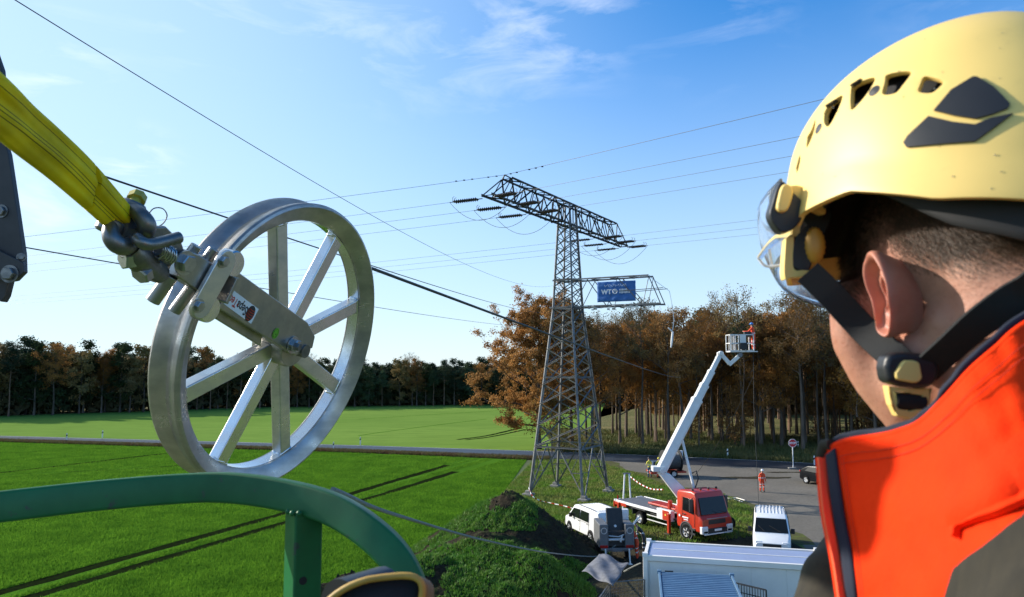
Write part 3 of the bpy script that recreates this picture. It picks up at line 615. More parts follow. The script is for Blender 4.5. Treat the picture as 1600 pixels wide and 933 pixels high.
# insulator strings
DR = V((.69, -.724, -.03)).normalized(); DL = V((-.953, .303, -.045)).normalized()
wire_starts = []
def insulator(att, d):
    r = thing('tmp', None, None) if False else None
    side = d.cross(Zv).normalized() * .17; mb = MB(); e0 = att + d * .35; e1 = att + d * 2.05
    mb.beam(att, e0, .05); mb.beam(e0 - side, e0 + side, .06); mb.beam(e1 - side, e1 + side, .06); mb.beam(e1, e1 + d * .3, .04)
    st = MB()
    for s in (-1, 1):
        a = e0 + side * s; prof = []
        for k in range(11):
            h = .04 + k * .15; prof += [(.045, h), (.105, h + .03), (.105, h + .05), (.045, h + .09)]
        st.lathe([(0, 0)] + prof + [(0, 1.7)], a, d, 8)
        mb.tube([e1 + side * s, e1 + side * s + d * .02 + Zv * .25, e1 + side * s + Zv * .33 - d * .1], .018, 5)
    o = st.build('insulator', M['insul'], pyl, world=True, ang=50)
    mb.build('insulator_fitting', M['steel_dark'], o, world=True, ang=0)
    return e1 + d * .3
ends = {}
for i, s in enumerate((-12.1, -9.1, -6.1, 6.1, 9.1, 12.1)):
    for nm, d, sd in (('L', DL, -1), ('R', DR, 1)):
        ends[(i, nm)] = insulator(PC + U_ * s + W_ * (sd * .42) + Zv * 21.0, d)
def bez(a, b, sag, n=60, pw=1.0):
    return [a.lerp(b, (i / n) ** pw) - Zv * (4 * sag * ((i / n) ** pw) * (1 - (i / n) ** pw)) for i in range(n + 1)]
nmL = ['topmost wire leaving the near tip of the crossarm', 'second wire leaving the near half of the crossarm', 'third wire of the near half, closest to the shaft', 'wire leaving the far half just past the shaft', 'wire leaving the middle of the far half of the crossarm', 'wire leaving the far tip of the crossarm']
for i in range(6):
    for nm, d, w in (('L', DL, 'to the far left'), ('R', DR, 'to the right')):
        a = ends[(i, nm)]; dd = V((d.x, d.y, 0)).normalized(); b = a + dd * (300 if nm == 'L' else 240); b.z = a.z + .5
        mb = MB(); mb.tube(bez(a, b, 4.6 if nm == 'L' else 2.2, 48), .011, 5)
        tag(mb.build('overhead_wire', M['wire'], ang=60), nmL[i] + ' ' + w, 'wire', 'conductors strung from the big crossarm')
    a, b = ends[(i, 'L')], ends[(i, 'R')]; mb = MB()
    mb.tube([a.lerp(b, t) - Zv * (1.5 * 4 * t * (1 - t)) for t in np.linspace(0, 1, 16)], .016, 5)
    mb.build('jumper_loop', M['wire'], pyl, world=True, ang=60)
a = arm_pt(-9.9, 0, 1) + Zv * .25; mb = MB()
bl = a + V((-.953, .303, 0)) * 300; br = a + V((.69, -.724, 0)) * 240
mb.tube(bez(bl, a, 4.0, 40) + bez(a, br, 1.6, 40)[1:], .014, 5)
ew = mb.build('earth_wire', M['wire'], ang=60); tag(ew, 'thin earth wire passing over the highest corner of the crossarm', 'wire')
mb = MB()
for s in (.6, 1.2, 2.4, 3.0, 3.6):
    for d in (V((-.953, .303, -.04)), V((.69, -.724, -.03))): mb.box(a + d * s - Zv * .02, (.14, .06, .07))
mb.build('vibration_damper', M['steel_dark'], ew, world=False, ang=0)['kind'] = 'stuff'
# banner on the lower arm
b0 = low_pt(.36, -1, 1) - U_ * .1 - Zv * .03; b1 = low_pt(.76, -1, 1) - U_ * .12 - Zv * .03
q0, q1 = P(933, 441, b0.y), P(993, 438, b1.y); b0.z = q0.z; b1.z = q1.z; b0.x = q0.x; b1.x = q1.x
bw = (b1 - b0).length; bx = (b1 - b0).normalized(); bn = -U_
mb = MB(); rows = []
for j in range(13):
    rows.append([b0 + bx * (bw * i / 24) - Zv * (1.55 * j / 12) + U_ * (.035 * math.sin(i * .9 + j * .7) * math.sin(PI * i / 24) + .02 * math.sin(j * 1.7)) for i in range(25)])
mb.grid(rows); ban = mb.build('banner', M['banner'], ang=60, norm=False); md = ban.modifiers.new('solid', 'SOLIDIFY'); md.thickness = .006
tag(ban, 'blue banner with white WT lettering hung on the lower arm of the pylon', 'banner')
def bpt(u, v): return b0 + bx * (bw * u) - Zv * (1.55 * v) - U_ * .07
mb = MB(); add_text(mb, 'WT', .50, bpt(.25, .52), bx, Zv, .02, .95)
c = bpt(.475, .5); rg_ = [(.13 * math.cos(t), .13 * math.sin(t)) for t in np.linspace(0, 2 * PI, 25)]
mb.tube([c + bx * x * 1.3 + Zv * y * 1.3 for x, y in rg_[:-1]], .03, 4, closed=True); mb.beam(c - bx * .1 - Zv * .12, c + Zv * .14, .04); mb.beam(c + bx * .12 - Zv * .12, c + Zv * .14, .04)
for r_, n_ in ((.43, 7), (.56, 8)):
    for k in range(n_): mb.box(bpt(.60 + k * .035, r_), (.062, .006, .15 if k % 3 else .11), bx, U_)
for k in range(13): mb.beam(bpt(.2 + k * .045, .16 + .04 * math.sin(k * 2)), bpt(.23 + k * .045, .24 + .03 * math.cos(k * 3)), .03)
mb.build('lettering', M['print'], ban, ang=0)
# ================================================================ hauling cables
def cable_fit(name, a, b, px, py, r, m, label, n=90, pw=2.0, extra=None):
    lo, hi = -6.0, 12.0
    def yat(s):
        pr = [PX(q) for q in bez(a, b, s, n, pw)]; pr.sort(); return np.interp(px, [t[0] for t in pr], [t[1] for t in pr])
    for _ in range(40):
        md = (lo + hi) / 2
        if yat(md) < py: lo = md
        else: hi = md
    mb = MB(); mb.tube(bez(a, b, (lo + hi) / 2, n, pw), r, 8); o = mb.build(name, M[m], ang=60); return tag(o, label, 'cable', extra)
cable_fit('hauling_cable', P(-60, -52, 6), P(866, 446, 57.8), 500, 290, .0055, 'rope', 'thin dark cable running from the top left corner down to the lower arm')
cable_fit('hauling_cable', P(60, 241, 4.2), P(862, 489, 57.8), 447, 371, .0075, 'rope', 'black cable from behind the yellow sling, passing behind the wheel to the pylon')
cable_fit('hauling_cable', P(-90, 364, 5.0), P(868, 510, 57.8), 365, 443, .005, 'rope', 'lowest black cable, seen through the left half of the wheel')
# drop line and white pulley at the end of the lower arm
tip = low_pt(1, -1, 0); tip = P(1050, 476, tip.y)
mb = MB(); mb.tube([tip, P(1053, 500, tip.y), P(1051, 516, tip.y)], .025, 6); mb.tube([P(1044, 512, tip.y), P(1052, 520, tip.y)], .05, 6); mb.tube([P(1051, 518, tip.y), P(1050, 530, tip.y), P(1048.5, 543, tip.y)], [.07, .09, .05], 8); mb.tube([tip, P(1046, 455, tip.y - .1), low_pt(1, -1, 1)], .02, 5)
tag(mb.build('hanging_pulley', M['white'], ang=50), 'white hanging pulley and sling below the tip of the lower arm', 'pulley')
# ================================================================ vehicles
def rr_ring(x, hwd, z0, z1, r=.12, top_in=0.0, n=4):   # rounded-rectangle section at station x
    pts = []
    for cy, cz, a0 in ((hwd - top_in - r, z1 - r, 0), (-(hwd - top_in - r), z1 - r, 90), (-(hwd - r * .6), z0 + r * .6, 180), ((hwd - r * .6), z0 + r * .6, 270)):
        rr_ = r if cz > (z0 + z1) / 2 else r * .6
        for k in range(n):
            a = R(a0 + 90 * k / (n - 1)); pts.append(V((x, cy + rr_ * math.cos(a), cz + rr_ * math.sin(a))))
    return pts
def wheel_part(parent, x, y, r=.33, w=.22, face=1):
    mb = MB(); mb.lathe([(r * .62, -w / 2), (r * .93, -w / 2), (r, -w * .32), (r, w * .32), (r * .93, w / 2), (r * .62, w / 2)], (x, y, r), (0, 1, 0), 24, closed=True); t = mb.build('wheel', M['tyre'], parent, ang=40)
    mb = MB(); f = w / 2 * face; mb.lathe([(0, f * .55), (r * .2, f * .6), (r * .25, f * .35), (r * .5, f * .45), (r * .6, f * .9), (r * .62, f), (r * .62, -f)], (x, y, r), (0, 1, 0), 20)
    for k in range(5):
        a = 2 * PI * k / 5; mb.beam((x + r * .2 * math.cos(a), y + f * .62, r + r * .2 * math.sin(a)), (x + r * .58 * math.cos(a), y + f * .8, r + r * .58 * math.sin(a)), r * .16)
    mb.build('rim', M['rim'], t, ang=40)
def panel(parent, name, pts, m, th=.012, nrm=None, sub=None):
    pts = [V(p) for p in pts]; n = (pts[1] - pts[0]).cross(pts[2] - pts[0]).normalized()
    if nrm is not None and n.dot(V(nrm)) < 0: n = -n
    mb = MB(); mb.prism([p - n * .02 for p in pts], n * (.02 + th)); return mb.build(name, M[m], parent, ang=0, bevel=.006)
def make_van(name, label, loc, rz, colour='white'):
    r = thing(name, label, 'van', loc, rz)
    # x forward (0 = middle), length 4.9
    st = [(-2.42, .80, .42, 1.60, .22), (-2.36, .88, .36, 1.78, .15), (-2.28, .93, .34, 1.90, .15), (-1.0, .95, .30, 1.97, .15), (.3, .95, .30, 1.96, .15), (.98, .95, .30, 1.86, .15), (1.66, .95, .30, 1.20, .13), (1.78, .94, .32, 1.10, .13), (2.2, .90, .36, .98, .14), (2.42, .80, .42, .82, .16)]
    mb = MB(); mb.loft([rr_ring(x, h, a, b, t, .10 * max(0, (b - 1.1)) / .8, 5) for x, h, a, b, t in st]); mb.build('body', M[colour], r, ang=30)
    for sy in (-1, 1):
        y0, y1 = .955, .90
        for xs in ((-2.15, -1.3), (-1.15, -.1)) if True else ():
            panel(r, 'side_window', [(xs[0], sy * y0, 1.15), (xs[1], sy * y0, 1.15), (xs[1], sy * (y1 - .02), 1.72), (xs[0], sy * (y1 - .02), 1.72)], 'glass', nrm=(0, sy, 0)) if not (label.startswith('white crew') and xs[0] < -2) else None
        panel(r, 'side_window', [(.05, sy * y0, 1.15), (1.45, sy * y0, 1.15), (1.3, sy * (y0 - .02), 1.3), (.9, sy * (y1 - .01), 1.68), (.05, sy * (y1 - .02), 1.72)], 'glass', nrm=(0, sy, 0))
        for x in (-1.5, 1.5):
            mb = MB(); mb.lathe([(0, 0), (.40, 0), (.40, .024), (0, .024)], (x, sy * .93, .36), (0, sy, 0), 24); mb.build('wheel_arch', M['black_matt'], r, ang=30)
            wheel_part(r, x, sy * .87, .34, .22, sy)
        mb = MB(); mb.box((1.05, sy * 1.08, 1.22), (.1, .2, .26)); mb.beam((1.05, sy * .95, 1.15), (1.05, sy * 1.02, 1.17), .05); mb.build('mirror', M['black_plastic'], r, bevel=.03)
        mb = MB(); mb.box((-2.36, sy * .80, 1.05), (.12, .14, .5)); mb.build('tail_lamp', M['taillamp'], r, bevel=.02)
        mb = MB(); mb.box((2.28, sy * .66, .80), (.22, .34, .2)); mb.build('headlight', M['lamp'], r, bevel=.04)
        mb = MB(); mb.beam((-.02, sy * .957, .42), (-.02, sy * .905, 1.75), .012); mb.beam((-1.22, sy * .957, .42), (-1.22, sy * .905, 1.75), .012); mb.beam((-1.2, sy * .96, 1.08), (1.6, sy * .96, 1.06), .012); mb.build('door_seam', M['black_matt'], r, ang=0)
        mb = MB(); mb.box((.12, sy * .965, 1.02), (.18, .03, .035)); mb.box((-1.1, sy * .965, 1.02), (.18, .03, .035)); mb.build('door_handle', M['black_plastic'], r, bevel=.01)
        mb = MB(); mb.beam((-2.0, sy * .78, 1.965), (.3, sy * .78, 1.965), .03); mb.build('roof_rail', M['black_matt'], r, ang=0)
    panel(r, 'windscreen', [(1.66, -.84, 1.225), (1.66, .84, 1.225), (1.04, .76, 1.825), (1.04, -.76, 1.825)], 'glass', nrm=(1, 0, 1))
    panel(r, 'rear_window', [(-2.425, -.66, 1.15), (-2.425, .66, 1.15), (-2.36, .60, 1.72), (-2.36, -.60, 1.72)], 'glass', nrm=(-1, 0, .1))
    mb = MB(); mb.box((-2.42, 0, .48), (.14, 1.7, .22)); mb.build('rear_bumper', M['dark'], r, bevel=.04)
    mb = MB(); mb.box((2.42, 0, .46), (.16, 1.7, .24)); mb.build('front_bumper', M['dark'], r, bevel=.04)
    mb = MB(); mb.box((2.43, 0, .72), (.06, .9, .14)); mb.build('grille', M['dark'], r, bevel=.01)
    mb = MB(); mb.box((-2.5, 0, .62), (.02, .5, .11)); mb.build('number_plate', M['print'], r, ang=0)
    for a, b in (((1.68, .45, 1.27), (1.42, -.1, 1.52)), ((1.68, -.35, 1.27), (1.42, -.65, 1.5))): mb = MB(); mb.beam(a, b, .02); mb.build('wiper', M['black_matt'], r, ang=0)
    for k in range(7):
        mb = MB(); mb.box((-.85, -.54 + k * .18, 1.975), (2.3, .045, .03)); mb.build('roof_rib', M[colour], r, bevel=.01)
    return r
vn = make_van('white_van', 'white crew van parked behind the grey winch machine, seen from its left rear', (4.75, 44.2, 0), math.atan2(.95, -.36)); vn.scale = (.92, .92, .92)
make_van('white_van', 'white van with a ribbed roof parked right behind the white container', (14.15, 41.2, 0), math.atan2(-.95, -.31))
def make_car(name, label, loc, rz, colour):
    r = thing(name, label, 'car', loc, rz)
    st = [(-2.2, .72, .45, .95, .15), (-2.1, .84, .36, 1.12, .14), (-1.85, .88, .30, 1.28, .12), (-1.3, .90, .28, 1.50, .12), (-.4, .90, .28, 1.56, .12), (.2, .90, .28, 1.50, .12), (.75, .90, .28, 1.18, .12), (1.0, .90, .28, 1.02, .12), (1.7, .88, .3, .92, .12), (2.1, .80, .36, .8, .12), (2.22, .68, .42, .68, .1)]
    mb = MB(); mb.loft([rr_ring(x, h, a, b, t, .22 * max(0, (b - .95)) / .6, 5) for x, h, a, b, t in st]); mb.build('body', M[colour], r, ang=30)
    for sy in (-1, 1):
        panel(r, 'side_window', [(-1.5, sy * .87, 1.05), (.75, sy * .87, 1.0), (.2, sy * .75, 1.40), (-1.15, sy * .74, 1.43)], 'glass', nrm=(0, sy, 0))
        for x in (-1.35, 1.35): wheel_part(r, x, sy * .84, .34, .2, sy)
        mb = MB(); mb.box((2.06, sy * .62, .74), (.2, .36, .13), (1, -.25 * sy, 0)); mb.build('headlight', M['lamp'], r, bevel=.03)
        mb = MB(); mb.box((.62, sy * 1.0, 1.08), (.1, .18, .12)); mb.build('mirror', M[colour], r, bevel=.03)
        mb = MB(); mb.box((-2.1, sy * .7, .98), (.12, .26, .12)); mb.build('tail_lamp', M['taillamp'], r, bevel=.03)
    panel(r, 'windscreen', [(.98, -.70, 1.04), (.98, .70, 1.04), (.26, .62, 1.48), (.26, -.62, 1.48)], 'glass', nrm=(1, 0, 1)); panel(r, 'rear_window', [(-1.98, -.62, 1.22), (-1.98, .62, 1.22), (-1.36, .58, 1.48), (-1.36, -.58, 1.48)], 'glass', nrm=(-1, 0, 1))
    mb = MB(); mb.box((2.2, 0, .56), (.08, .9, .16)); mb.build('grille', M['black_matt'], r, bevel=.02)
    mb = MB(); mb.box((2.25, 0, .42), (.02, .5, .1)); mb.build('number_plate', M['print'], r, ang=0)
    return r
make_car('black_car', 'black car parked on the gravel near the stop sign, headlight glinting', (26.2, 62.4, 0), math.atan2(-.9, .4), 'carblack')
make_car('silver_car', 'pale silver-blue car mostly hidden behind the orange collar', (27.3, 58.0, 0), math.atan2(-.9, .4), 'carsilver')
# ---------------------------------------------------------------- aerial lift truck
hd = V((.47, -.883, 0)); lf_ = V((.883, .47, 0)); TO = V((11.05, 43.9, 0)); trz = math.atan2(hd.y, hd.x)
tk = thing('lift_truck', 'red lorry carrying a long white telescopic lifting boom', 'truck', TO, trz)
mb = MB()
cs = [(-.85, 1.10, .75, 2.62, .12, .05), (-.75, 1.14, .62, 2.70, .12, .06), (.35, 1.15, .60, 2.78, .14, .08), (.62, 1.15, .60, 2.70, .14, .08), (.80, 1.15, .58, 2.35, .12, .06), (1.02, 1.15, .58, 1.55, .12, .02), (1.16, 1.14, .58, 1.42, .12, .0), (1.28, 1.10, .62, 1.30, .12, .0)]
mb.loft([rr_ring(x, h, a, b, t, ti, 5) for x, h, a, b, t, ti in cs]); mb.build('cab', M['red'], tk, ang=30)
panel(tk, 'windscreen', [(1.08, -.98, 1.52), (1.08, .98, 1.52), (.80, .94, 2.42), (.80, -.94, 2.42)], 'glass', nrm=(1, 0, .2), th=.03)
for sy in (-1, 1):
    panel(tk, 'side_window', [(-.30, sy * 1.15, 1.62), (.62, sy * 1.15, 1.50), (.55, sy * 1.10, 2.32), (-.30, sy * 1.10, 2.36)], 'glass', nrm=(0, sy, 0), th=.015)
    mb = MB(); mb.box((.62, sy * 1.33, 2.02), (.12, .22, .72)); mb.beam((.6, sy * 1.1, 2.45), (.62, sy * 1.3, 2.36), .04); mb.build('mirror', M['black_plastic'], tk, bevel=.03)
    mb = MB(); mb.box((1.22, sy * .93, .72), (.22, .46, .42)); o = mb.build('bumper_corner', M['white'], tk, bevel=.05)
    for dz in (.08, -.1):
        mb = MB(); mb.box((1.325, sy * .90, .72 + dz), (.03, .30, .11)); mb.build('headlight', M['glass'] if dz < 0 else M['lamp'], o, bevel=.015)
    mb = MB(); mb.lathe([(.49, -.02), (.53, -.02), (.53, .03), (.49, .03)], (0, sy * 1.155, .50), (0, sy, 0), 24, closed=True); mb.build('mudguard', M['grey'], tk, ang=30)
    mb = MB(); mb.lathe([(0, 0), (.5, 0), (.5, .014), (0, .014)], (0, sy * 1.142, .5), (0, sy, 0), 24); mb.build('wheel_arch', M['black_matt'], tk, ang=30)
    wheel_part(tk, 0, sy * 1.065, .43, .26, sy); wheel_part(tk, -4.3, sy * 1.04, .43, .34, sy); 
    mb = MB(); mb.box((-4.3, sy * 1.0, .98), (1.3, .5, .05)); mb.box((-4.95, sy * 1.0, .78), (.05, .5, .4)); mb.build('mudguard', M['dark'], tk, bevel=.02)
    mb = MB(); mb.beam((-.35, sy * 1.165, .8), (-.35, sy * 1.125, 2.4), .015); mb.beam((.7, sy * 1.165, .8), (.68, sy * 1.15, 1.6), .015); mb.build('door_seam', M['black_matt'], tk, ang=0)
    mb = MB(); mb.box((-.18, sy * 1.17, 1.42), (.2, .03, .05)); mb.build('door_handle', M['black_plastic'], tk, ang=0)
    mb = MB(); mb.box((.5, sy * 1.165, .68), (.5, .06, .1)); mb.box((.5, sy * 1.165, .42), (.5, .06, .1)); mb.build('step', M['dark'], tk, ang=0)
    mb = MB(); mb.box((-2.5, sy * 1.12, .78), (2.2, .05, .05)); mb.box((-2.5, sy * 1.12, .5), (2.2, .05, .05)); mb.build('side_guard', M['boomwhite'], tk, ang=0)
    # outriggers
    mb = MB(); mb.box((-1.35, sy * 1.30, .66), (.17, .17, 1.15)); mb.build('outrigger', M['red'], tk, bevel=.02)
    mb = MB(); mb.box((-1.35, sy * 1.32, .06), (.4, .4, .07)); mb.build('outrigger_foot', M['dark'], tk, bevel=.02)
    mb = MB(); mb.box((-6.4, sy * 1.22, .62), (.17, .17, .9)); mb.build('outrigger', M['red'], tk, bevel=.02)
    mb = MB(); mb.box((-.05, sy * 1.175, 1.24), (.5, .012, .07)); mb.box((0, sy * 1.178, 1.12), (.36, .012, .05)); mb.box((-.55, sy * 1.17, 1.28), (.12, .012, .12)); mb.build('door_lettering', M['print'], tk, ang=0)
mb = MB(); mb.box((1.30, 0, .62), (.10, 1.42, .36)); mb.build('bumper', M['dark'], tk, bevel=.03)
mb = MB(); mb.box((1.37, 0, .50), (.05, 2.1, .07)); mb.build('bumper_lip', M['white'], tk, bevel=.02)
mb = MB(); mb.box((1.27, 0, 1.14), (.06, 1.3, .26)); gr_ = mb.build('grille', M['dark'], tk, bevel=.03)
mb = MB(); mb.box((1.27, 0, 1.33), (.09, 1.5, .035)); mb.build('chrome_strip', M['zinc'], gr_, bevel=.01)
mb = MB(); mb.box((1.36, .0, .70), (.02, .52, .12)); mb.build('number_plate', M['print'], tk, ang=0)
for y_ in (.2, .75): mb = MB(); mb.tube([(1.12, y_, 1.56), (1.0, y_ - .65, 1.8)], .012, 4); mb.build('wiper', M['black_matt'], tk, ang=0)
mb = MB()
for y in (-.9, -.3, .3, .9): mb.box((.3, y, 2.83), (.1, .12, .09))
mb.build('roof_marker', M['dark'], tk, bevel=.02)
mb = MB(); mb.box((-3.6, -.42, .72), (6.2, .1, .24)); mb.box((-3.6, .42, .72), (6.2, .1, .24)); mb.box((-3.8, 0, .88), (5.6, 2.0, .1)); mb.build('chassis', M['dark'], tk, bevel=.01)
mb = MB(); mb.box((-4.2, 0, 1.14), (5.4, 2.3, .05)); mb.build('deck', M['grey'], tk, ang=0)
for sy in (-1, 1):
    mb = MB(); mb.box((-4.7, sy * 1.17, 1.12), (4.2, .05, .17)); mb.build('deck_side_board', M['white'], tk, bevel=.01)
    mb = MB(); mb.box((-1.95, sy * 1.05, 1.05), (1.3, .3, .62)); lk = mb.build('locker', M['white'], tk, bevel=.02)
    mb = MB(); mb.box((-1.75, sy * 1.215, 1.05), (.58, .02, .56)); mb.build('locker_door', M['red'], lk, bevel=.01)
    mb = MB(); mb.lathe([(0, 0), (.06, 0), (.06, .01), (0, .01)], (-1.75, sy * 1.225, 1.08), (0, sy, 0), 12); mb.build('emblem', M['worker_y'], lk, ang=0)
mb = MB(); mb.box((-6.3, 0, .98), (1.3, 2.4, .22)); mb.box((-6.95, 0, .9), (.1, 2.45, .36)); mb.build('rear_crossmember', M['red'], tk, bevel=.02)
mb = MB(); mb.box((-6.99, -.9, 1.08), (.12, .5, .22)); mb.box((-6.99, .9, 1.08), (.12, .5, .22)); mb.build('rear_light_board', M['white'], tk, bevel=.02)
mb = MB(); mb.tube([(-6.8, -1.0, 1.2), (-6.8, -1.0, 1.45)], .05, 8); mb.build('beacon', M['taillamp'], tk, ang=30)
mb = MB(); mb.box((-3.0, .1, 1.28), (3.0, .9, .12)); mb.box((-1.6, .2, 1.36), (.6, 1.1, .4)); mb.tube([(-2.4, -.3, 1.2), (-2.4, -.3, 1.75)], .14, 10); mb.build('boom_cradle', M['red'], tk, bevel=.03)
# turret
mb = MB(); mb.tube([(-1.25, .1, 1.3), (-1.25, .1, 1.62)], .55, 20); mb.box((-1.3, .1, 1.75), (.95, .9, .28)); mb.build('turntable', M['boomwhite'], tk, bevel=.03)
o_w = lambda p: p                                        # the boom is laid out in world space
def wb(mb, name, m, par=tk, **k):
    o = mb.build(name, M[m], None, **k); o.parent = par; o.matrix_parent_inverse = (Matrix.Translation(TO) @ Matrix.Rotation(trz, 4, 'Z')).inverted(); return o
base = TO - hd * 1.3 + lf_ * .1; base = V((base.x, base.y, 1.9)); piv = P(1033, 735, base.y + .2); tipb = P(1124, 556, base.y + 1.4); yax = (tipb - piv).normalized(); sidev = yax.cross(V((0, -1, .1))).normalized(); dep = yax.cross(sidev).normalized()
pl = MB(); a_, b_ = base + V((-.5, 0, 0)), base + V((.45, 0, 0))
pl.hexa([base + V((-.5, -.36, 0)), base + V((.55, -.36, 0)), base + V((.55, .36, 0)), base + V((-.5, .36, 0)), piv + V((-.34, -.34, .05)), piv + V((.50, -.34, -.2)), piv + V((.50, .34, -.2)), piv + V((-.34, .34, .05))])
wb(pl, 'riser', 'boomwhite', bevel=.04, ang=30)
mb = MB(); mb.box(piv + V((-.18, 0, .1)), (.75, .72, .3)); mb.tube([piv + V((0, -.45, 0)), piv + V((0, .45, 0))], .16, 16); wb(mb, 'boom_knuckle', 'boomwhite', bevel=.04)
Lb = (tipb - piv).length
def seg(name, t0, t1, w, h):
    mb = MB(); a, b = piv + yax * Lb * t0, piv + yax * Lb * t1
    oct_ = [(-w, -h * .6), (-w, h * .6), (-w * .7, h), (w * .7, h), (w, h * .6), (w, -h * .6), (w * .7, -h), (-w * .7, -h)]
    mb.loft([[p + sidev * x + dep * y for x, y in oct_] for p in (a, b)]); o = wb(mb, name, 'boomwhite', bevel=.012, ang=20)
    mb = MB(); mb.loft([[p + sidev * x * 1.08 + dep * y * 1.08 for x, y in oct_] for p in (b - yax * .16, b)]); wb(mb, 'boom_collar', 'boomwhite', ang=20)
seg('boom_section', 0, .61, .32, .28); seg('boom_section', .6, .74, .26, .235); seg('boom_section', .73, .86, .205, .19); seg('boom_section', .85, .99, .15, .15)
mb = MB(); mb.tube([base + V((.45, -.1, .45)), piv + yax * Lb * .27 - dep * 0 + V((.30, 0, -.1))], [.085, .085], 12); wb(mb, 'lift_cylinder', 'boomwhite', ang=40)
mb = MB(); mb.tube([base + V((.45, -.1, .7)), base + V((.65, -.15, 1.3)), base + V((.55, -.1, 1.75)), base + V((.3, -.1, 1.6))], .04, 8); wb(mb, 'hydraulic_hose', 'dark', ang=60)
yt = tipb.y
j1, j2, j3 = P(1126, 552.5, yt), P(1140.5, 569, yt - .1), P(1156, 555, yt - .2)
mb = MB(); mb.box(tipb.lerp(j1, .4), (.34, .3, .34)); mb.tube([j1 + V((0, -.2, 0)), j1 + V((0, .2, 0))], .16, 14); wb(mb, 'boom_head', 'boomwhite', bevel=.04)
mb = MB(); mb.beam(j1, j2, .24, .24); wb(mb, 'jib', 'boomwhite', bevel=.03)
mb = MB(); mb.beam(j2 - (j3 - j2).normalized() * .08, j3, .23, .23); wb(mb, 'jib', 'boomwhite', bevel=.03)
mb = MB(); mb.tube([j3 + V((0, -.16, 0)), j3 + V((0, .16, 0))], .14, 12); mb.beam(j3, j3 + V((.12, 0, .3)), .16); wb(mb, 'basket_pivot', 'grey', bevel=.02)
# basket
by = yt - .3; c0, c1 = P(1141.5, 550, by), P(1178, 550, by); bw_, bh = (c1.x - c0.x), 1.08; fz = c0.z
mb = MB(); mb.box((c0.x + bw_ / 2, by + .45, fz + .03), (bw_, .95, .08))
bk = wb(mb, 'basket', 'boomwhite', bevel=.01)
for yy in (by, by + .9):
    mb = MB()
    for xx in (c0.x, c0.x + .52, c0.x + .95, c1.x): mb.beam((xx, yy, fz), (xx, yy, fz + bh), .055)
    for zz in (.08, .55, bh): mb.beam((c0.x, yy, fz + zz), (c1.x, yy, fz + zz), .055)
    for xx in (.17, .34): mb.beam((c0.x + xx, yy, fz), (c0.x + xx, yy, fz + bh), .03)
    wb(mb, 'basket_rail', 'boomwhite', par=bk, ang=0).matrix_parent_inverse = bk.matrix_parent_inverse.copy() if False else Matrix.Identity(4)
for xx in (c0.x, c1.x):
    mb = MB(); mb.beam((xx, by, fz + bh), (xx, by + .9, fz + bh), .05); mb.beam((xx, by, fz + .55), (xx, by + .9, fz + .55), .05); wb(mb, 'basket_rail', 'boomwhite', par=bk, ang=0).matrix_parent_inverse = Matrix.Identity(4)
mb = MB(); mb.box((c0.x + .78, by - .01, fz + .82), (.34, .04, .5)); wb(mb, 'basket_panel', 'boomwhite', par=bk, ang=0).matrix_parent_inverse = Matrix.Identity(4)
mb = MB(); mb.box((c0.x + .78, by - .06, fz + .36), (.46, .3, .42)); mb.box((c0.x + 1.15, by + .2, fz + 1.12), (.45, .3, .34)); wb(mb, 'control_box', 'dark', par=bk, bevel=.04).matrix_parent_inverse = Matrix.Identity(4)
# ropes from the basket
mb = MB(); a = P(1177, 552, by); mb.tube([a, P(1178, 640, by), V((a.x + .1, by, .0))], .014, 5); tag(mb.build('rope', M['rope'], ang=60), 'dark rope hanging straight down from the basket of the lift', 'rope')
mb = MB(); mb.tube(bez(P(1176, 590, by - .1), P(1086, 742, 60), .5, 20), .018, 5); tag(mb.build('rope', M['rope'], ang=60), 'rope slanting down to the left from below the lift basket', 'rope')
# ================================================================ workers (small figures)
def skin_body(name, joints, edges, radii, mats, paint, parent, sub=2):
    me = bpy.data.meshes.new(name); me.from_pydata([tuple(j) for j in joints], edges, []); o = bpy.data.objects.new(name, me); COL.objects.link(o)
    sk = o.modifiers.new('s', 'SKIN'); sk.use_smooth_shade = True
    for i, r_ in enumerate(radii):
        rr_ = r_ if hasattr(r_, '__len__') else (r_, r_); me.skin_vertices[0].data[i].radius = rr_
    me.skin_vertices[0].data[0].use_root = True
    sb = o.modifiers.new('b', 'SUBSURF'); sb.levels = sub; sb.render_levels = sub
    dg = bpy.context.evaluated_depsgraph_get(); dg.update(); nm = bpy.data.meshes.new_from_object(o.evaluated_get(dg)); bpy.data.objects.remove(o); bpy.data.meshes.remove(me)
    nm.name = name; nm.materials.clear()
    for m in mats: nm.materials.append(m)
    for p in nm.polygons: p.material_index = paint(p.center); p.use_smooth = True
    o = bpy.data.objects.new(name, nm); COL.objects.link(o); o.parent = parent; return o
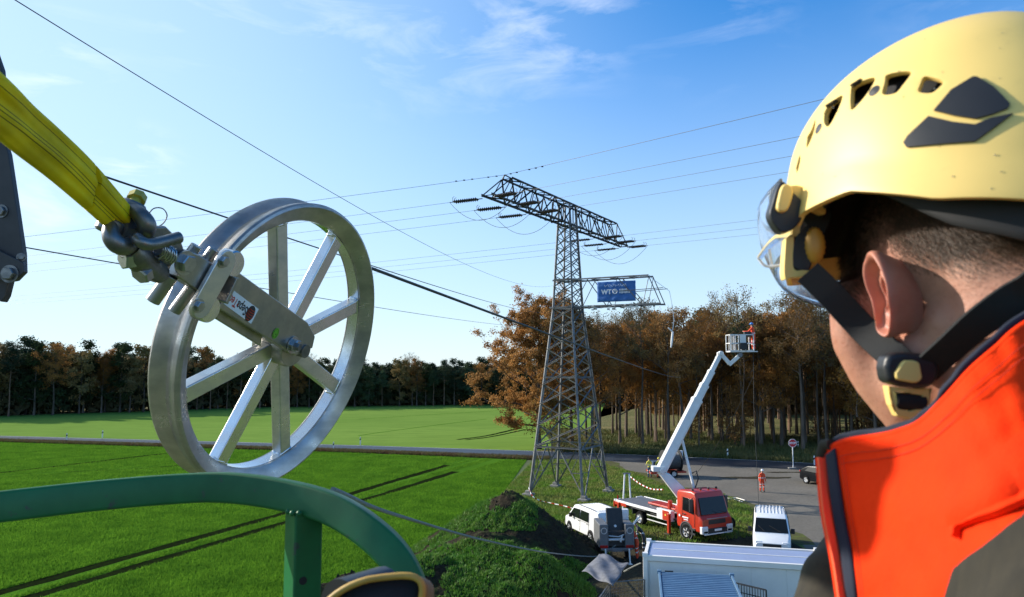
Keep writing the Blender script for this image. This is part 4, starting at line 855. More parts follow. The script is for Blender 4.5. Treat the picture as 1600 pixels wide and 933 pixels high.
def worker(label, loc, rz, pose='stand', jacket='worker', pants='worker', helmet='white', lean=0.0):
    r = thing('person', label, 'person', loc, rz)        # local: x right, y forward
    L_ = lean; sh = V((0, .05 + L_ * .5, 1.42 - L_ * .12)); hp = V((0, 0, .95)); nk = sh + V((0, .02 + L_ * .1, .10)); hdp = nk + V((0, .03 + L_ * .1, .13))
    J = [hp, hp + V((0, L_ * .2, .22)), sh, nk, hdp]; Rr = [(.15, .11), (.15, .11), (.13, .10), .055, .085]; E_ = [(0, 1), (1, 2), (2, 3), (3, 4)]
    for s in (-1, 1):
        k = len(J); J += [hp + V((s * .10, 0, -.08)), V((s * .13, .03, .50)), V((s * .14, -.02, .10)), V((s * .15, .13, .045))]; Rr += [.10, .075, .055, .045]; E_ += [(0, k), (k, k + 1), (k + 1, k + 2), (k + 2, k + 3)]
        k = len(J); sd = sh + V((s * .19, 0, -.02))
        if pose == 'stand': el, hn = sd + V((s * .06, -.03, -.30)), sd + V((s * .07, .08, -.55))
        elif pose == 'reach': el, hn = sd + V((s * .05, .20, -.20)), sd + V((s * -.02, .46, -.16))
        else: el, hn = sd + V((s * .10, .05, -.28)), sd + V((-s * .04, .26, -.34))
        dr = (hn - el).normalized(); J += [sd, el, hn, hn + dr * .09]; Rr += [.062, .05, .036, .03]; E_ += [(2, k), (k, k + 1), (k + 1, k + 2), (k + 2, k + 3)]
        h0 = len(J)
        for q in range(3): J += [hn + dr * .15 + V((s * (.012 * (q - 1)), .012 * (q - 1), -.01))]; Rr += [.012]; E_ += [(k + 3, h0 + q)]
        J += [hn + dr * .07 + V((-s * .03, .02, .01))]; Rr += [.012]; E_ += [(k + 2, h0 + 3)]
    hands = [p for i, p in enumerate(J) if Rr[i] == .012]
    def paint(c):
        if c.z > nk.z - .005 and abs(c.x) < .13: return 3
        if min((c - h).length for h in hands) < .075: return 3
        if c.z < .13: return 4
        if abs(c.z - .42) < .03 or abs(c.z - 1.12) < .028 or abs(c.z - .62) < .02: return 2
        return 0 if c.z > .93 else 1
    skin_body('body', J, E_, Rr, [M[jacket], M[pants], M['reflect'], M['face'], M['boot']], paint, r)
    mb = MB(); c = hdp + V((0, -.005, .045)); prof = [(.108 * math.cos(t), .115 * math.sin(t)) for t in np.linspace(0, PI / 2, 7)]
    mb.lathe([(.118, -.015), (.118, -.005)] + prof, c, (0, 0, 1), 18); mb.box(c + V((0, .12, -.01)), (.15, .08, .012)); mb.build('helmet', M[helmet], r, ang=40)
    mb = MB(); f = hdp + V((0, .088, .0))
    mb.ball(f + V((0, .012, -.012)), (.012, .016, .018), 6, 5); mb.build('nose', M['face'], r); mb = MB()
    for s in (-1, 1): mb.ball(f + V((s * .03, -.004, .012)), (.011, .008, .007), 6, 4)
    mb.box(f + V((0, -.008, -.045)), (.04, .01, .008)); mb.build('face_features', M['boot'], r)
    return r
worker('worker in a fluorescent orange suit and white helmet standing alone on the gravel', tuple(G(1191, 769)), PI + .15, 'stand')
worker('worker in orange-red overalls and blue helmet standing in the lift basket', (c1.x + .10, by + .35, fz + .07), .9, 'reach', helmet='blue')
mb = MB(); mb.box((c1.x + .10, by + .35, fz + .03), (.34, .6, .06)); wb(mb, 'basket_step', 'boomwhite', par=bk, ang=0).matrix_parent_inverse = Matrix.Identity(4)
w0 = P(992, 872, 39.2); worker('worker in orange jacket and trousers leaning over the grey winch machine', (w0.x + .08, 38.9, 0), 1.25, 'work', helmet='dark', lean=.35)
worker('worker in dark clothes bending behind the orange worker by the truck', (w0.x + .62, 40.0, 0), 1.4, 'work', jacket='dark', pants='dark', helmet='dark', lean=.5)
# ---------------------------------------------------------------- cable drum trailer beyond the boom, two yellow workers
dt = V((14.0, 67.5, 0)); tr = thing('drum_trailer', 'cable drum trailer with a big dark reel at the road, half behind the boom', 'trailer', dt, .12)
mb = MB(); mb.lathe([(0, -.75), (.45, -.75), (1.0, -.75), (1.0, -.68), (.72, -.68), (.72, .68), (1.0, .68), (1.0, .75), (0, .75)], (.35, 0, 1.35), (1, .1, 0), 28); mb.build('cable_drum', M['dark'], tr, ang=30)
mb = MB(); mb.lathe([(.73, -.66)] + [(.70 + .06 * (k % 2), -.66 + 1.32 * k / 24) for k in range(25)] + [(.73, .66)], (.35, 0, 1.35), (1, .1, 0), 28); mb.build('wound_cable', M['grey'], tr, ang=60)
mb = MB(); mb.box((-.1, 0, .45), (3.2, 1.7, .14)); mb.beam((.35 - .85, -.2, .5), (.35 - .85, -.2, 1.5), .12); mb.beam((1.2, 0, .5), (1.2, 0, 1.5), .12); mb.box((-1.5, -.5, .4), (.5, .9, .16)); mb.build('frame', M['red'], tr, bevel=.02)
mb = MB(); mb.box((-1.5, -.6, .62), (.7, .5, .08)); mb.box((1.35, .1, 2.0), (.25, .35, .5)); mb.build('panel', M['white'], tr, bevel=.02)
mb = MB(); mb.box((-1.0, .1, .95), (.8, .9, .8)); mb.build('engine_box', M['worker_b'], tr, bevel=.04)
for sy in (-1, 1): wheel_part(tr, .3, sy * .9, .33, .2, sy)
worker('worker in a yellow jacket at the left end of the drum trailer', (dt.x - 1.75, 66.6, 0), .4, 'work', jacket='worker_y', pants='worker_b', helmet='dark')
worker('worker in a yellow jacket and red trousers right beside the dark cable drum', (dt.x - .95, 66.4, 0), .1, 'work', jacket='worker_y', pants='worker', helmet='worker_y')
# ---------------------------------------------------------------- grey winch machine
mx_ = V((G(959, 872).x, 38.6, 0)); wm = thing('winch_machine', 'grey winch machine on jack legs with an open black hood, behind the tarpaulin', 'winch', mx_, .06)
for s in (-1, 1):
    mb = MB(); mb.box((s * .66, .45, 1.35), (.46, 1.7, 1.15)); sbx = mb.build('side_box', M['grey'], wm, bevel=.04)
    mb = MB(); mb.box((s * .66, -.41, .84), (.40, .03, .14)); mb.build('tail_lamp', M['taillamp'], sbx, bevel=.01)
    mb = MB(); mb.lathe([(.13, 0), (.16, 0), (.16, .02), (.13, .02)], (s * .66, -.41, 1.62), (0, -1, 0), 16, closed=True); mb.build('vent_ring', M['rim'], sbx, ang=30)
    mb = MB(); mb.beam((s * .60, -.48, .75), (s * .62, -.62, .02), .07); mb.box((s * .62, -.62, .02), (.2, .2, .04)); mb.build('jack_leg', M['boomwhite'], wm, bevel=.01)
    wheel_part(wm, s * .95, .9, .33, .2, s) if False else None
    mb = MB(); mb.lathe([(0, -.1), (.33, -.1), (.33, .1), (0, .1)], (s * .78, .95, .33), (1, 0, 0), 20); mb.build('wheel', M['tyre'], wm, ang=40)
mb = MB(); mb.hexa([V(p) for p in ((-.42, -.1, 1.55), (.42, -.1, 1.55), (.42, .1, 1.55), (-.42, .1, 1.55), (-.42, .25, 2.62), (.42, .25, 2.62), (.42, .4, 2.62), (-.42, .4, 2.62))]); hdm = mb.build('hood', M['dark'], wm, bevel=.03)
mb = MB(); mb.lathe([(0, 0), (.07, 0), (.07, .03), (0, .03)], (0, -.02, 1.78), (0, -1, .3), 10); mb.build('emblem', M['rim'], hdm, ang=30)
mb = MB(); mb.box((0, .5, 1.15), (.86, 1.4, .7)); mb.build('engine_bay', M['dark'], wm, bevel=.02)
mb = MB(); mb.tube([(-.4, -.25, 1.15), (.4, -.25, 1.15)], .07, 10); mb.tube([(-.4, -.28, 1.35), (.1, -.3, 1.3), (.4, -.28, 1.4)], .03, 6); mb.tube([(.2, -.35, 1.05), (.28, -.33, 1.35)], .05, 8); mb.box((.22, -.32, 1.2), (.16, .12, .1)); mb.build('pipework', M['rim'], wm, ang=40)
mb = MB(); mb.box((0, -.4, .72), (1.6, .1, .1)); mb.box((0, -.46, .66), (.5, .03, .12)); mb.box((0, .5, .66), (1.2, 1.8, .12)); mb.build('frame', M['grey'], wm, bevel=.01)
mb = MB(); mb.box((.66, 1.0, 2.15), (.45, .4, .55), (1, .1, 0)); mb.lathe([(0, 0), (.15, 0), (.15, .03), (0, .03)], (.66, .78, 2.15), (0, -1, 0), 16); mb.build('control_panel', M['white'], wm, bevel=.03)
mb = MB(); mb.beam((.75, -.35, 1.75), (1.25, .0, 2.25), .07); mb.build('lever', M['boomwhite'], wm, ang=0)
# cable over the mound and round to the container
mb = MB(); pts = spl([tuple(P(520, 765, 7.5)), tuple(P(620, 805, 12)), tuple(P(760, 845, 21)), tuple(P(860, 864, 31)), tuple(P(935, 869, 37.6)), tuple(P(962, 852, 38.4))], 60)
mb.tube([V(tuple(p)) for p in pts], .028, 6); tag(mb.build('pale_cable', M['rope_pale'], ang=60), 'pale grey cable sagging across the mound from the green rail to the winch machine', 'cable')
mb = MB(); pts = spl([tuple(P(975, 893, 30.2)), tuple(P(990, 885, 29.6)), tuple(P(1001, 880, 29.0))], 12); mb.tube([V(tuple(p)) for p in pts], .03, 6); tag(mb.build('pale_cable', M['rope_pale'], ang=60), 'short pale cable end between the tarpaulin and the container corner', 'cable')
# ---------------------------------------------------------------- containers
A0 = V((5.05, 28.65, 0)); cx_ = V((.97, -.24, 0)).normalized(); cy_ = V((.24, .97, 0)).normalized(); CL, CW, CH = 6.42, 2.3, 2.8
ct = thing('site_container', 'long white site container with a flat roof coloured pale blue-grey for the reflected sky', 'container', A0)
mb = MB(); mb.box(A0 + cx_ * CL / 2 + cy_ * CW / 2 + Zv * CH / 2, (CL - .12, CW - .12, CH - .22), cx_, cy_); mb.build('wall_body', M['cont'], ct, world=True, ang=0)
mb = MB(); mb.box(A0 + cx_ * CL / 2 + cy_ * CW / 2 + Zv * (CH - .05), (CL - .22, CW - .22, .06), cx_, cy_); rf = mb.build('roof', M['cont_roof'], ct, world=True, ang=0)
mb = MB(); mb.box(A0 + cx_ * CL / 2 + cy_ * CW * .52 + Zv * (CH - .012), (CL - .5, .045, .03), cx_, cy_); mb.build('roof_seam', M['cont'], rf, world=True, ang=0)
for i, (u, v) in enumerate(((0, 0), (CL, 0), (CL, CW), (0, CW))):
    mb = MB(); mb.box(A0 + cx_ * u + cy_ * v + Zv * (CH / 2 + .02), (.17, .17, CH + .04), cx_, cy_); ps = mb.build('corner_post', M['cont'], ct, world=True, ang=0, bevel=.015)
    mb = MB(); mb.box(A0 + cx_ * u + cy_ * v + Zv * (CH + .04), (.2, .2, .14), cx_, cy_); mb.tube([A0 + cx_ * u + cy_ * (v - .105) + Zv * (CH + .03), A0 + cx_ * u + cy_ * (v - .1) + Zv * (CH + .03)], .03, 8); mb.build('corner_casting', M['white'], ps, world=True, ang=0, bevel=.015)
for v in (0, CW):
    for z in (CH - .07, .1):
        mb = MB(); mb.box(A0 + cx_ * CL / 2 + cy_ * v + Zv * z, (CL, .13, .2), cx_, cy_); mb.build('frame_rail', M['cont'], ct, world=True, ang=0, bevel=.015)
for u in (0, CL):
    for z in (CH - .07, .1):
        mb = MB(); mb.box(A0 + cx_ * u + cy_ * CW / 2 + Zv * z, (.13, CW, .2), cx_, cy_); mb.build('frame_rail', M['cont'], ct, world=True, ang=0, bevel=.015)
for k in range(5):                                      # wall panels with fine joints
    w = (CL - .3) / 5; mb = MB(); mb.box(A0 + cx_ * (.15 + w * (k + .5)) - cy_ * (-.045) + Zv * (CH / 2), (w - .004, .04, CH - .4), cx_, cy_); mb.build('wall_panel', M['cont'], ct, world=True, ang=0, bevel=.004)
B0 = P(1030, 886, 27.75); B0.z = 0; bl = V((.985, -.17, 0)).normalized(); bd = V((.17, .985, 0)).normalized(); BH = 2.42
bc = thing('storage_container', 'blue-grey storage container with a corrugated roof in front of the white one', 'container', B0)
mb = MB(); mb.box(B0 + bl * 1.28 - bd * 2.2 + Zv * BH / 2, (2.5, 4.3, BH - .1), bl, bd); mb.build('wall_body', M['cont_blue'], bc, world=True, ang=0)
nr = 20
for k in range(nr):
    c = B0 + bl * 1.28 - bd * (.16 + 4.1 * k / (nr - 1)) + Zv * (BH - .02); mb = MB(); mb.loft([[c + bl * u + bd * y + Zv * z for y, z in ((-.075, -.03), (-.03, .045), (.03, .045), (.075, -.03))] for u in (-1.2, 1.2)])
    mb.build('roof_corrugation', M['cont_blue'], bc, world=True, ang=0)
for u in (0, 2.56):
    mb = MB(); mb.box(B0 + bl * u - bd * 2.2 + Zv * (BH - .02), (.08, 4.4, .12), bl, bd); mb.build('roof_rail', M['cont_blue'], bc, world=True, ang=0, bevel=.01)
    mb = MB(); mb.box(B0 + bl * u - bd * .03 + Zv * (BH + .04), (.16, .14, .12), bl, bd); mb.build('corner_casting', M['cont_blue'], bc, world=True, ang=0, bevel=.01)
mb = MB(); mb.box(B0 + bl * 1.28 - bd * .02 + Zv * (BH - .02), (2.4, .08, .1), bl, bd); mb.build('roof_rail', M['cont_blue'], bc, world=True, ang=0, bevel=.01)
mb = MB(); mb.box(B0 + bl * .35 + bd * .04 + Zv * (BH + .04), (.3, .05, .06), bl, bd); mb.build('padlock_hasp', M['dark'], bc, world=True, ang=0)
# black barred panel beside it
f0 = P(1150, 911, 26.3); f1 = P(1197, 922, 25.6); fc = thing('barred_fence', 'black barred fence panel standing to the right of the corrugated container', 'fence', V((f0.x, f0.y, 0)))
for nm, zt in (('top_rail', f0.z), ('bottom_rail', f0.z - 1.9)):
    mb = MB(); mb.beam(V((f0.x, f0.y, zt)), V((f1.x, f1.y, zt - (f0.z - f1.z))), .045); mb.build(nm, M['dark'], fc, world=True, ang=0)
mb = MB(); mb.beam(V((f0.x, f0.y, f0.z - .28)), V((f1.x, f1.y, f1.z - .28)), .025); mb.build('middle_rail', M['dark'], fc, world=True, ang=0)
for k in range(12):
    t = k / 11; p = f0.lerp(f1, t); mb = MB(); mb.beam(V((p.x, p.y, p.z - 1.9)), p, .045 if k == 11 else .022); mb.build('bar', M['dark'], fc, world=True, ang=0)
# mesh site fence with tarpaulin over its corner
h0 = V((3.62, 28.0, 0)); h1 = V((5.1, 30.6, 0)) ; h2 = V((2.6, 25.0, 0)); h1 = V((4.95, 28.35, 0))
for lab, a, b in (('wire mesh fence panel between the tarpaulin and the white container', h0, h1), ('wire mesh fence panel running from the tarpaulin toward the viewer', h0, h2)):
    fn = thing('mesh_fence', lab, 'fence', a); Lf = (b - a).length
    for nm, p, q in (('post', a, a + Zv * 2), ('post', b, b + Zv * 2), ('rail', a + Zv * 2, b + Zv * 2), ('rail', a + Zv * .15, b + Zv * .15)):
        mb = MB(); mb.tube([p, q], .03 if nm == 'post' else .02, 8); mb.build(nm, M['steel'], fn, world=True, ang=40)
    mb = MB(); k = int(Lf / .12)
    for i in range(1, k): p = a.lerp(b, i / k); mb.beam(p + Zv * .15, p + Zv * 2, .007)
    for i in range(1, 16): mb.beam(a + Zv * (.15 + .115 * i), b + Zv * (.15 + .115 * i), .007)
    tag(mb.build('wire_mesh', M['steel'], fn, world=True, ang=0), kind='stuff')
cs_ = [P(909, 893, 28.6), P(938, 863, 30.4), P(981, 882, 29.2), P(958, 917, 27.0)]; mb = MB(); rows = []
for j in range(19):
    row = []
    for i in range(19):
        u, v = i / 18, j / 18; p = cs_[0].lerp(cs_[1], v).lerp(cs_[3].lerp(cs_[2], v), u)
        p += Zv * (.07 * math.sin(u * 9 + v * 5) * math.sin(v * 7 + 1) + .12 * math.sin(u * PI) * math.sin(v * PI)) + V((.05 * math.sin(v * 11 + u * 3), .04 * math.sin(u * 13), 0)); row.append(p)
    rows.append(row)
mb.grid(rows); tp = mb.build('tarpaulin', M['tarp'], ang=180, norm=False); md = tp.modifiers.new('s', 'SOLIDIFY'); md.thickness = .01; tag(tp, 'crumpled grey tarpaulin thrown over the corner of the mesh fence', 'tarpaulin')
# white trestle poles, tape, posts, sign
for x0, x1, lab in ((976, 973, 'left white pole of the pair standing behind the lift truck bed'), (983, 986, 'right white pole of the pair standing behind the lift truck bed')):
    a, b = P(x0, 740, 52.2), P(x1, 783, 51.6); mb = MB(); mb.tube([b - Zv * .5, a], .055, 10); tag(mb.build('white_pole', M['white'], ang=40), lab, 'pole')
mb = MB(); mb.box(P(979.5, 740, 52.2), (.55, .1, .1)); tag(mb.build('pole_crosspiece', M['grey'], bevel=.01), 'short grey crosspiece joining the tops of the two white poles', 'crosspiece')
def tape(label, pts):
    mb = MB(); ps = [V(tuple(p)) for p in spl([tuple(p) for p in pts], 40)]; mats_ = [M['print'], M['taillamp']]
    for i in range(39): mb.cur = (i // 2) % 2; mb.beam(ps[i], ps[i + 1], .02, .07, up=Zv)
    tag(mb.build('barrier_tape', mats_, ang=0), label, 'tape')
tape('red and white barrier tape drooping from the left foot of the pylon', [P(826, 762, 57), P(832, 775, 54), G(846, 783, .1), G(865, 787, .1), G(890, 793, .1), G(905, 800, .1)])
tape('red and white barrier tape running from the white poles to the boom', [P(985, 745, 52), P(1000, 756, 50), P(1018, 764, 48.5), P(1036, 765, 47.5)])
def post(px, py, lab, h=1.0):
    g = G(px, py); r = thing('marker_post', lab, 'post', g); mb = MB(); mb.loft([[V((x * k, y * k * .8, z)) for x, y in ((-.07, -.05), (.07, -.05), (.05, .07), (-.05, .07))] for z, k in ((0, 1), (h * .82, 1))]); mb.build('post_body', M['white'], r, ang=0)
    mb = MB(); mb.loft([[V((x * k, y * k * .8, z + x * .6)) for x, y in ((-.07, -.05), (.07, -.05), (.05, .07), (-.05, .07))] for z, k in ((h * .62, 1.06), (h * .8, 1.06))]); mb.build('black_band', M['black_matt'], r, ang=0)
    mb = MB(); mb.loft([[V((x * k, y * k * .8, z)) for x, y in ((-.07, -.05), (.07, -.05), (.05, .07), (-.05, .07))] for z, k in ((h * .82, 1), (h, .8))]); mb.build('post_cap', M['white'], r, ang=0)
post(104, 689, 'white roadside marker post at the far left, on the near side of the road'); post(160, 684, 'white roadside marker post on the far side of the road at the left'); post(563, 695.5, 'white roadside marker post just right of the silver wheel'); post(521, 704, 'white roadside marker post on the near verge seen at the right rim of the wheel')
post(1137, 716, 'white roadside marker post in the grass straight behind the boom'); post(1272.5, 728, 'white roadside marker post behind the black car'); post(1247, 700, 'slim white marker post among the trees above the stop sign', .8)
sg = V(tuple(G(1239.5, 732))); r = thing('stop_sign', 'red octagonal STOP sign on a white pole at the road junction', 'sign', sg)
mb = MB(); mb.tube([(0, 0, 0), (0, 0, 2.1)], .045, 10); mb.build('pole', M['white'], r, ang=40)
mb = MB(); mb.box((-.1, 0, .05), (.75, .4, .1)); mb.build('foot_plate', M['concrete'], r, bevel=.02)
oc = lambda s, y: [V((s * math.cos(R(22.5 + 45 * k)), y, 2.42 + s * math.sin(R(22.5 + 45 * k)))) for k in range(8)]
mb = MB(); mb.prism(oc(.42, -.05), (0, .02, 0)); sp_ = mb.build('sign_plate', M['print'], r, ang=0)
mb = MB(); mb.prism(oc(.375, -.056), (0, .005, 0)); mb.build('red_field', M['stopred'], sp_, ang=0)
mb = MB(); add_text(mb, 'STOP', .27, (0, -.06, 2.42), (1, 0, 0), (0, 0, 1), .012, .95); mb.build('lettering', M['print'], sp_, ang=0)
# small white barrier by the container's right end, tyre leaning, blue crate
a, b, c = P(1297.5, 860, 33.5), P(1300, 882, 33.2), P(1312, 876, 33); mb = MB(); mb.tube([V((a.x, a.y, 0)), a, c, V((c.x, c.y, 0))], .03, 8); mb.tube([b, c], .02, 6); tag(mb.build('tube_barrier', M['white'], ang=40), 'small white tubular barrier right of the white container', 'barrier')
g = G(1297, 925, .9); mb = MB(); mb.box((12.6, 29.0, .45), (1.1, .9, .9)); mb.box((12.6, 29.0, .93), (1.16, .96, .08)); tag(mb.build('blue_box', M['cont_blue'], bevel=.03), 'low blue box beside the right end of the white container', 'box')
g = G(1141, 826); mb = MB(); mb.lathe([(.2, -.11), (.33, -.11), (.36, -.05), (.36, .05), (.33, .11), (.2, .11)], (g.x, g.y, .36), (.8, .6, 0), 22, closed=True); sw = mb.build('spare_tyre', M['tyre'], ang=40); tag(sw, 'loose black tyre standing upright to the right of the lorry', 'tyre')
mb = MB(); mb.lathe([(0, -.06), (.2, -.08), (.2, .08), (0, .06)], (g.x, g.y, .36), (.8, .6, 0), 18); mb.build('tyre_rim', M['rim'], sw, ang=40)
mb = MB(); ps = spl([tuple(G(1128, 775, .02)), tuple(G(1140, 779, .02)), tuple(G(1150, 778, .02)), tuple(G(1164, 782, .02))], 30); mb.tube([V(tuple(p)) for p in ps], .04, 6); ps = spl([tuple(G(1130, 784, .02)), tuple(G(1144, 780, .02)), tuple(G(1160, 784, .02))], 20); mb.tube([V(tuple(p)) for p in ps], .035, 6); tag(mb.build('hose', M['cont'], ang=60), 'loose pale hose lying on the grass right of the lorry', 'hose')
# ================================================================ silver sheave wheel (foreground)
WC = P(436.6, 536.3, 2.2); az, el, roll = -0.342377, -0.265559, 0.396837
WN = V((math.cos(el) * math.cos(az), math.cos(el) * math.sin(az), math.sin(el))); e1_ = Zv.cross(WN).normalized(); e2_ = WN.cross(e1_)
def wpol(a, r, o=0): return WC + (e1_ * math.cos(a) + e2_ * math.sin(a)) * r + WN * o
def wpx(px, py, o=0):                                   # where the sight line of a pixel meets the plane o metres in front of the wheel
    d = ray(px, py); t = ((WC + WN * o) - CAM).dot(WN) / d.dot(WN); return CAM + d * t
sw_ = thing('sheave_wheel', 'large silver eight-spoked pulley wheel hanging from the yellow sling', 'pulley', WC)
HW = .052; RO = .430
prof = [(.376, -.024), (.376, .024), (.381, .029), (.398, .040), (RO - .010, HW), (RO - .003, HW - .003), (RO, HW - .010), (RO - .002, HW - .026), (.421, .014), (.417, 0), (.421, -.014), (RO - .002, -HW + .026), (RO, -HW + .010), (RO - .003, -HW + .003), (RO - .010, -HW), (.398, -.040), (.381, -.029)]; mb = MB(); mb.lathe(prof, WC, WN, 160, closed=True); rim_ = mb.build('rim', M['alu'], sw_, world=True, ang=28)
mb = MB(); mb.lathe(prof, WC, WN, 160, closed=True); rim_ = mb.build('rim', M['alu'], sw_, world=True, ang=28)
mb = MB(); mb.lathe([(.3765, -.018), (.3765, .018), (.3745, .018), (.3745, -.018)], WC, WN, 120, closed=True); mb.build('inner_band', M['alu2'], rim_, world=True, ang=28)
for k in range(8):
    a = roll + k * PI / 4; u = e1_ * math.cos(a) + e2_ * math.sin(a); s = WN.cross(u)
    mb = MB(); mb.beam(wpol(a, .05), wpol(a, .376), .046, .036, up=WN); sp = mb.build('spoke', M['alu2'] if k in (1, 0, 5) else M['alu'], sw_, world=True, ang=30, bevel=.004)
    mb = MB()
    for sg in (-1, 1):
        pts = [wpol(a, .372) + s * (sg * .024) + WN * z for z in np.linspace(-.014, .014, 6)]; mb.tube([p + V((random.gauss(0, .0006), 0, random.gauss(0, .0006))) for p in pts], [.0045, .006, .005, .006, .005, .0045], 6)
    for sg in (-1, 1): mb.tube([wpol(a, .372 + random.gauss(0, .0008)) + s * t + WN * (sg * .0155) for t in np.linspace(-.023, .023, 9)], [.004 + .0012 * (i % 2) for i in range(9)], 6)
    mb.build('weld_bead', M['alu2'], sp, world=True, ang=60)
mb = MB(); mb.lathe([(0, -.055), (.055, -.055), (.06, -.045), (.06, .045), (.055, .055), (0, .055)], WC, WN, 40); hub = mb.build('hub', M['inox'], sw_, world=True, ang=30)
ax0 = wpx(459, 541, .10)
def hexbolt(parent, name, c, d, r, h, m='zinc', washer=True, w=True):
    d = d.normalized(); x, y = ortho(d); mb = MB()
    mb.loft([[c + d * z + (x * math.cos(R(60 * k)) + y * math.sin(R(60 * k))) * rr for k in range(6)] for z, rr in ((0, r), (h * .85, r), (h, r * .88))]); o = mb.build(name, M[m], parent, world=w, ang=20)
    if washer:
        mb = MB(); mb.lathe([(0, -.002), (r * 1.35, -.002), (r * 1.35, .002), (0, .002)], c, d, 20); mb.build('washer', M[m], o, world=w, ang=30)
    return o
# carrier arms, one each side of the wheel: boxes from the hub to the guard
def wprism(poly, o0, o1, name, m='inox', bevel=.003, parent=sw_):
    pts = [wpx(x, y, o0) for x, y in poly]; mb = MB(); mb.prism(pts, WN * (o1 - o0)); return mb.build(name, M[m], parent, world=True, ang=30, bevel=bevel)
armp = [(462, 563), (484, 545), (487, 520), (470, 496), (362, 418), (325, 462), (340, 498), (420, 552)]
arm = wprism([(449, 552), (476, 540), (480, 522), (468, 500), (357, 420), (327, 477)], .062, .092, 'carrier_arm')
armd = (wpx(357, 420, .09) - wpx(468, 500, .09)).normalized()
wprism([(328, 477), (331, 470), (405, 521), (403, 540), (333, 497)], .060, .072, 'arm_flange', parent=sw_)
mb = MB(); p0, p1 = wpol(2.75, .04, -.078), wpol(2.75, .50, -.078); mb.beam(wpx(462, 530, -.075), wpx(290, 420, -.075), .10, .014, up=WN); mb.build('carrier_arm', M['inox'], sw_, world=True, bevel=.003)
hc = wpx(462, 541, .092); mb = MB(); mb.tube([WC - WN * .095, WC + WN * .098], .020, 20); mb.build('axle', M['castmetal'], hub, world=True, ang=30)
b_ = hexbolt(sw_, 'axle_bolt', wpx(458, 539, .094), WN + V((.25, 0, -.05)), .019, .018); hexbolt(sw_, 'axle_nut', wpx(461, 541, .112), WN + V((.25, 0, -.05)), .012, .016, 'castmetal', False)
# stickers: flat print
def wq(px, py, o=.0935): return wpx(px, py, o)
st4 = [(346, 445.5), (357.5, 450.5), (399.5, 481.5), (386.5, 504), (345, 474)]
st4 = [(361, 451), (404, 483), (392, 506), (349, 474.5)]
wprism(st4, .0925, .0932, 'maker_sticker', 'sticker', 0, arm)
c = wq(386.5, 488.5); X_ = (wq(350, 461) - wq(392, 492)).normalized(); Y_ = WN.cross(X_).normalized()
mb = MB(); add_text(mb, 'Sepa', .034, wq(378, 481), X_, Y_, .0008, .72); mb.build('lettering', M['sblack'], arm, world=True, ang=0)
mb = MB(); add_text(mb, '\u2022Tech', .032, wq(364, 470), X_, Y_, .0006, .68); mb.build('lettering', M['sred'], arm, world=True, ang=0)
cw = wq(391, 490); mb = MB(); mb.add([cw + X_ * (.0165 * math.cos(t)) + Y_ * (.0215 * math.sin(t)) for t in np.linspace(0, 2 * PI, 33)[:-1]], [tuple(range(32))]); mb.build('emblem_disc', M['sblack'], arm, world=True, ang=0)
mb = MB()
for k in range(5):
    pts = []
    for q in range(9):
        x = -.014 + .028 * q / 8; y = -.013 + k * .0065 + .004 * math.cos(x * 90) - .0; 
        if (x / .0155) ** 2 + (y / .0205) ** 2 < 1: pts.append(cw + X_ * x + Y_ * y + WN * .0005)
    if len(pts) > 2: mb.tube(pts, .0013, 4)
mb.build('emblem_stripes', M['sred'], arm, world=True, ang=0)
cg = wq(431, 521); mb = MB(); mb.add([cg + X_ * (.0125 * math.cos(t)) + Y_ * (.0155 * math.sin(t)) for t in np.linspace(0, 2 * PI, 25)[:-1]], [tuple(range(24))]); mb.build('inspection_sticker', M['sgreen'], arm, world=True, ang=0)
mb = MB(); mb.tube([cg + X_ * (.009 * math.cos(t)) + Y_ * (.0115 * math.sin(t)) + WN * .0004 for t in np.linspace(0, 2 * PI, 17)[:-1]], .0006, 4, closed=True); mb.tube([cg - X_ * .004 + WN * .0005, cg + Y_ * .004 + X_ * .001 + WN * .0005], .001, 4); mb.build('sticker_print', M['leaf_dull'], arm, world=True, ang=0)
# guard: link plate with two rollers in front, saddle block with bolts above the rim
r1, r2 = (349, 408), (310, 478)
for nm, o0, o1 in (('link_plate', .118, .130), ('link_plate', .070, .080)):
    a, b = wpx(*r1, o0), wpx(*r2, o0); d = (b - a).normalized(); s = WN.cross(d); ring = []
    for k in range(9): t = PI * k / 8; ring.append(a - d * (.029 * math.sin(t)) + s * (.029 * math.cos(t)))
    for k in range(9): t = PI * k / 8; ring.append(b + d * (.029 * math.sin(t)) - s * (.029 * math.cos(t)))
    mb = MB(); mb.prism(ring, WN * (o1 - o0)); mb.build(nm, M['alu'], sw_, world=True, ang=30, bevel=.003)
for q in (r1, r2):
    mb = MB(); c = wpx(*q, .078); mb.lathe([(0, 0), (.030, 0), (.033, .004), (.033, .034), (.030, .038), (0, .038)], c, WN, 28); rl = mb.build('guide_roller', M['alu2'], sw_, world=True, ang=30)
    hexbolt(sw_, 'bolt', wpx(*q, .131), WN, .0125, .010, 'zinc')
    mb = MB(); mb.tube([wpx(*q, -.09), wpx(*q, .075)], .014, 14); mb.build('guide_pin', M['inox'], sw_, world=True, ang=30)
blk = wprism([(276, 386), (294, 393), (330, 416), (311, 462), (260, 428)], .080, .114, 'saddle_block', 'inox', .004)
wprism([(262, 428), (278, 388), (285, 391), (268, 432)], -.05, .100, 'saddle_web', 'inox', .003)
wprism([(319, 462), (337, 424), (341, 426), (323, 466)], .06, .128, 'saddle_web', 'inox', .002)
mb = MB()                                               # weld along the saddle's edge
a, b = wpx(330, 419, .112), wpx(312, 459, .112)
for k in range(13): mb.ball(a.lerp(b, k / 12), (.0075, .0075, .0065), 8, 6)
mb.build('weld_bead', M['alu'], blk, world=True, ang=180)
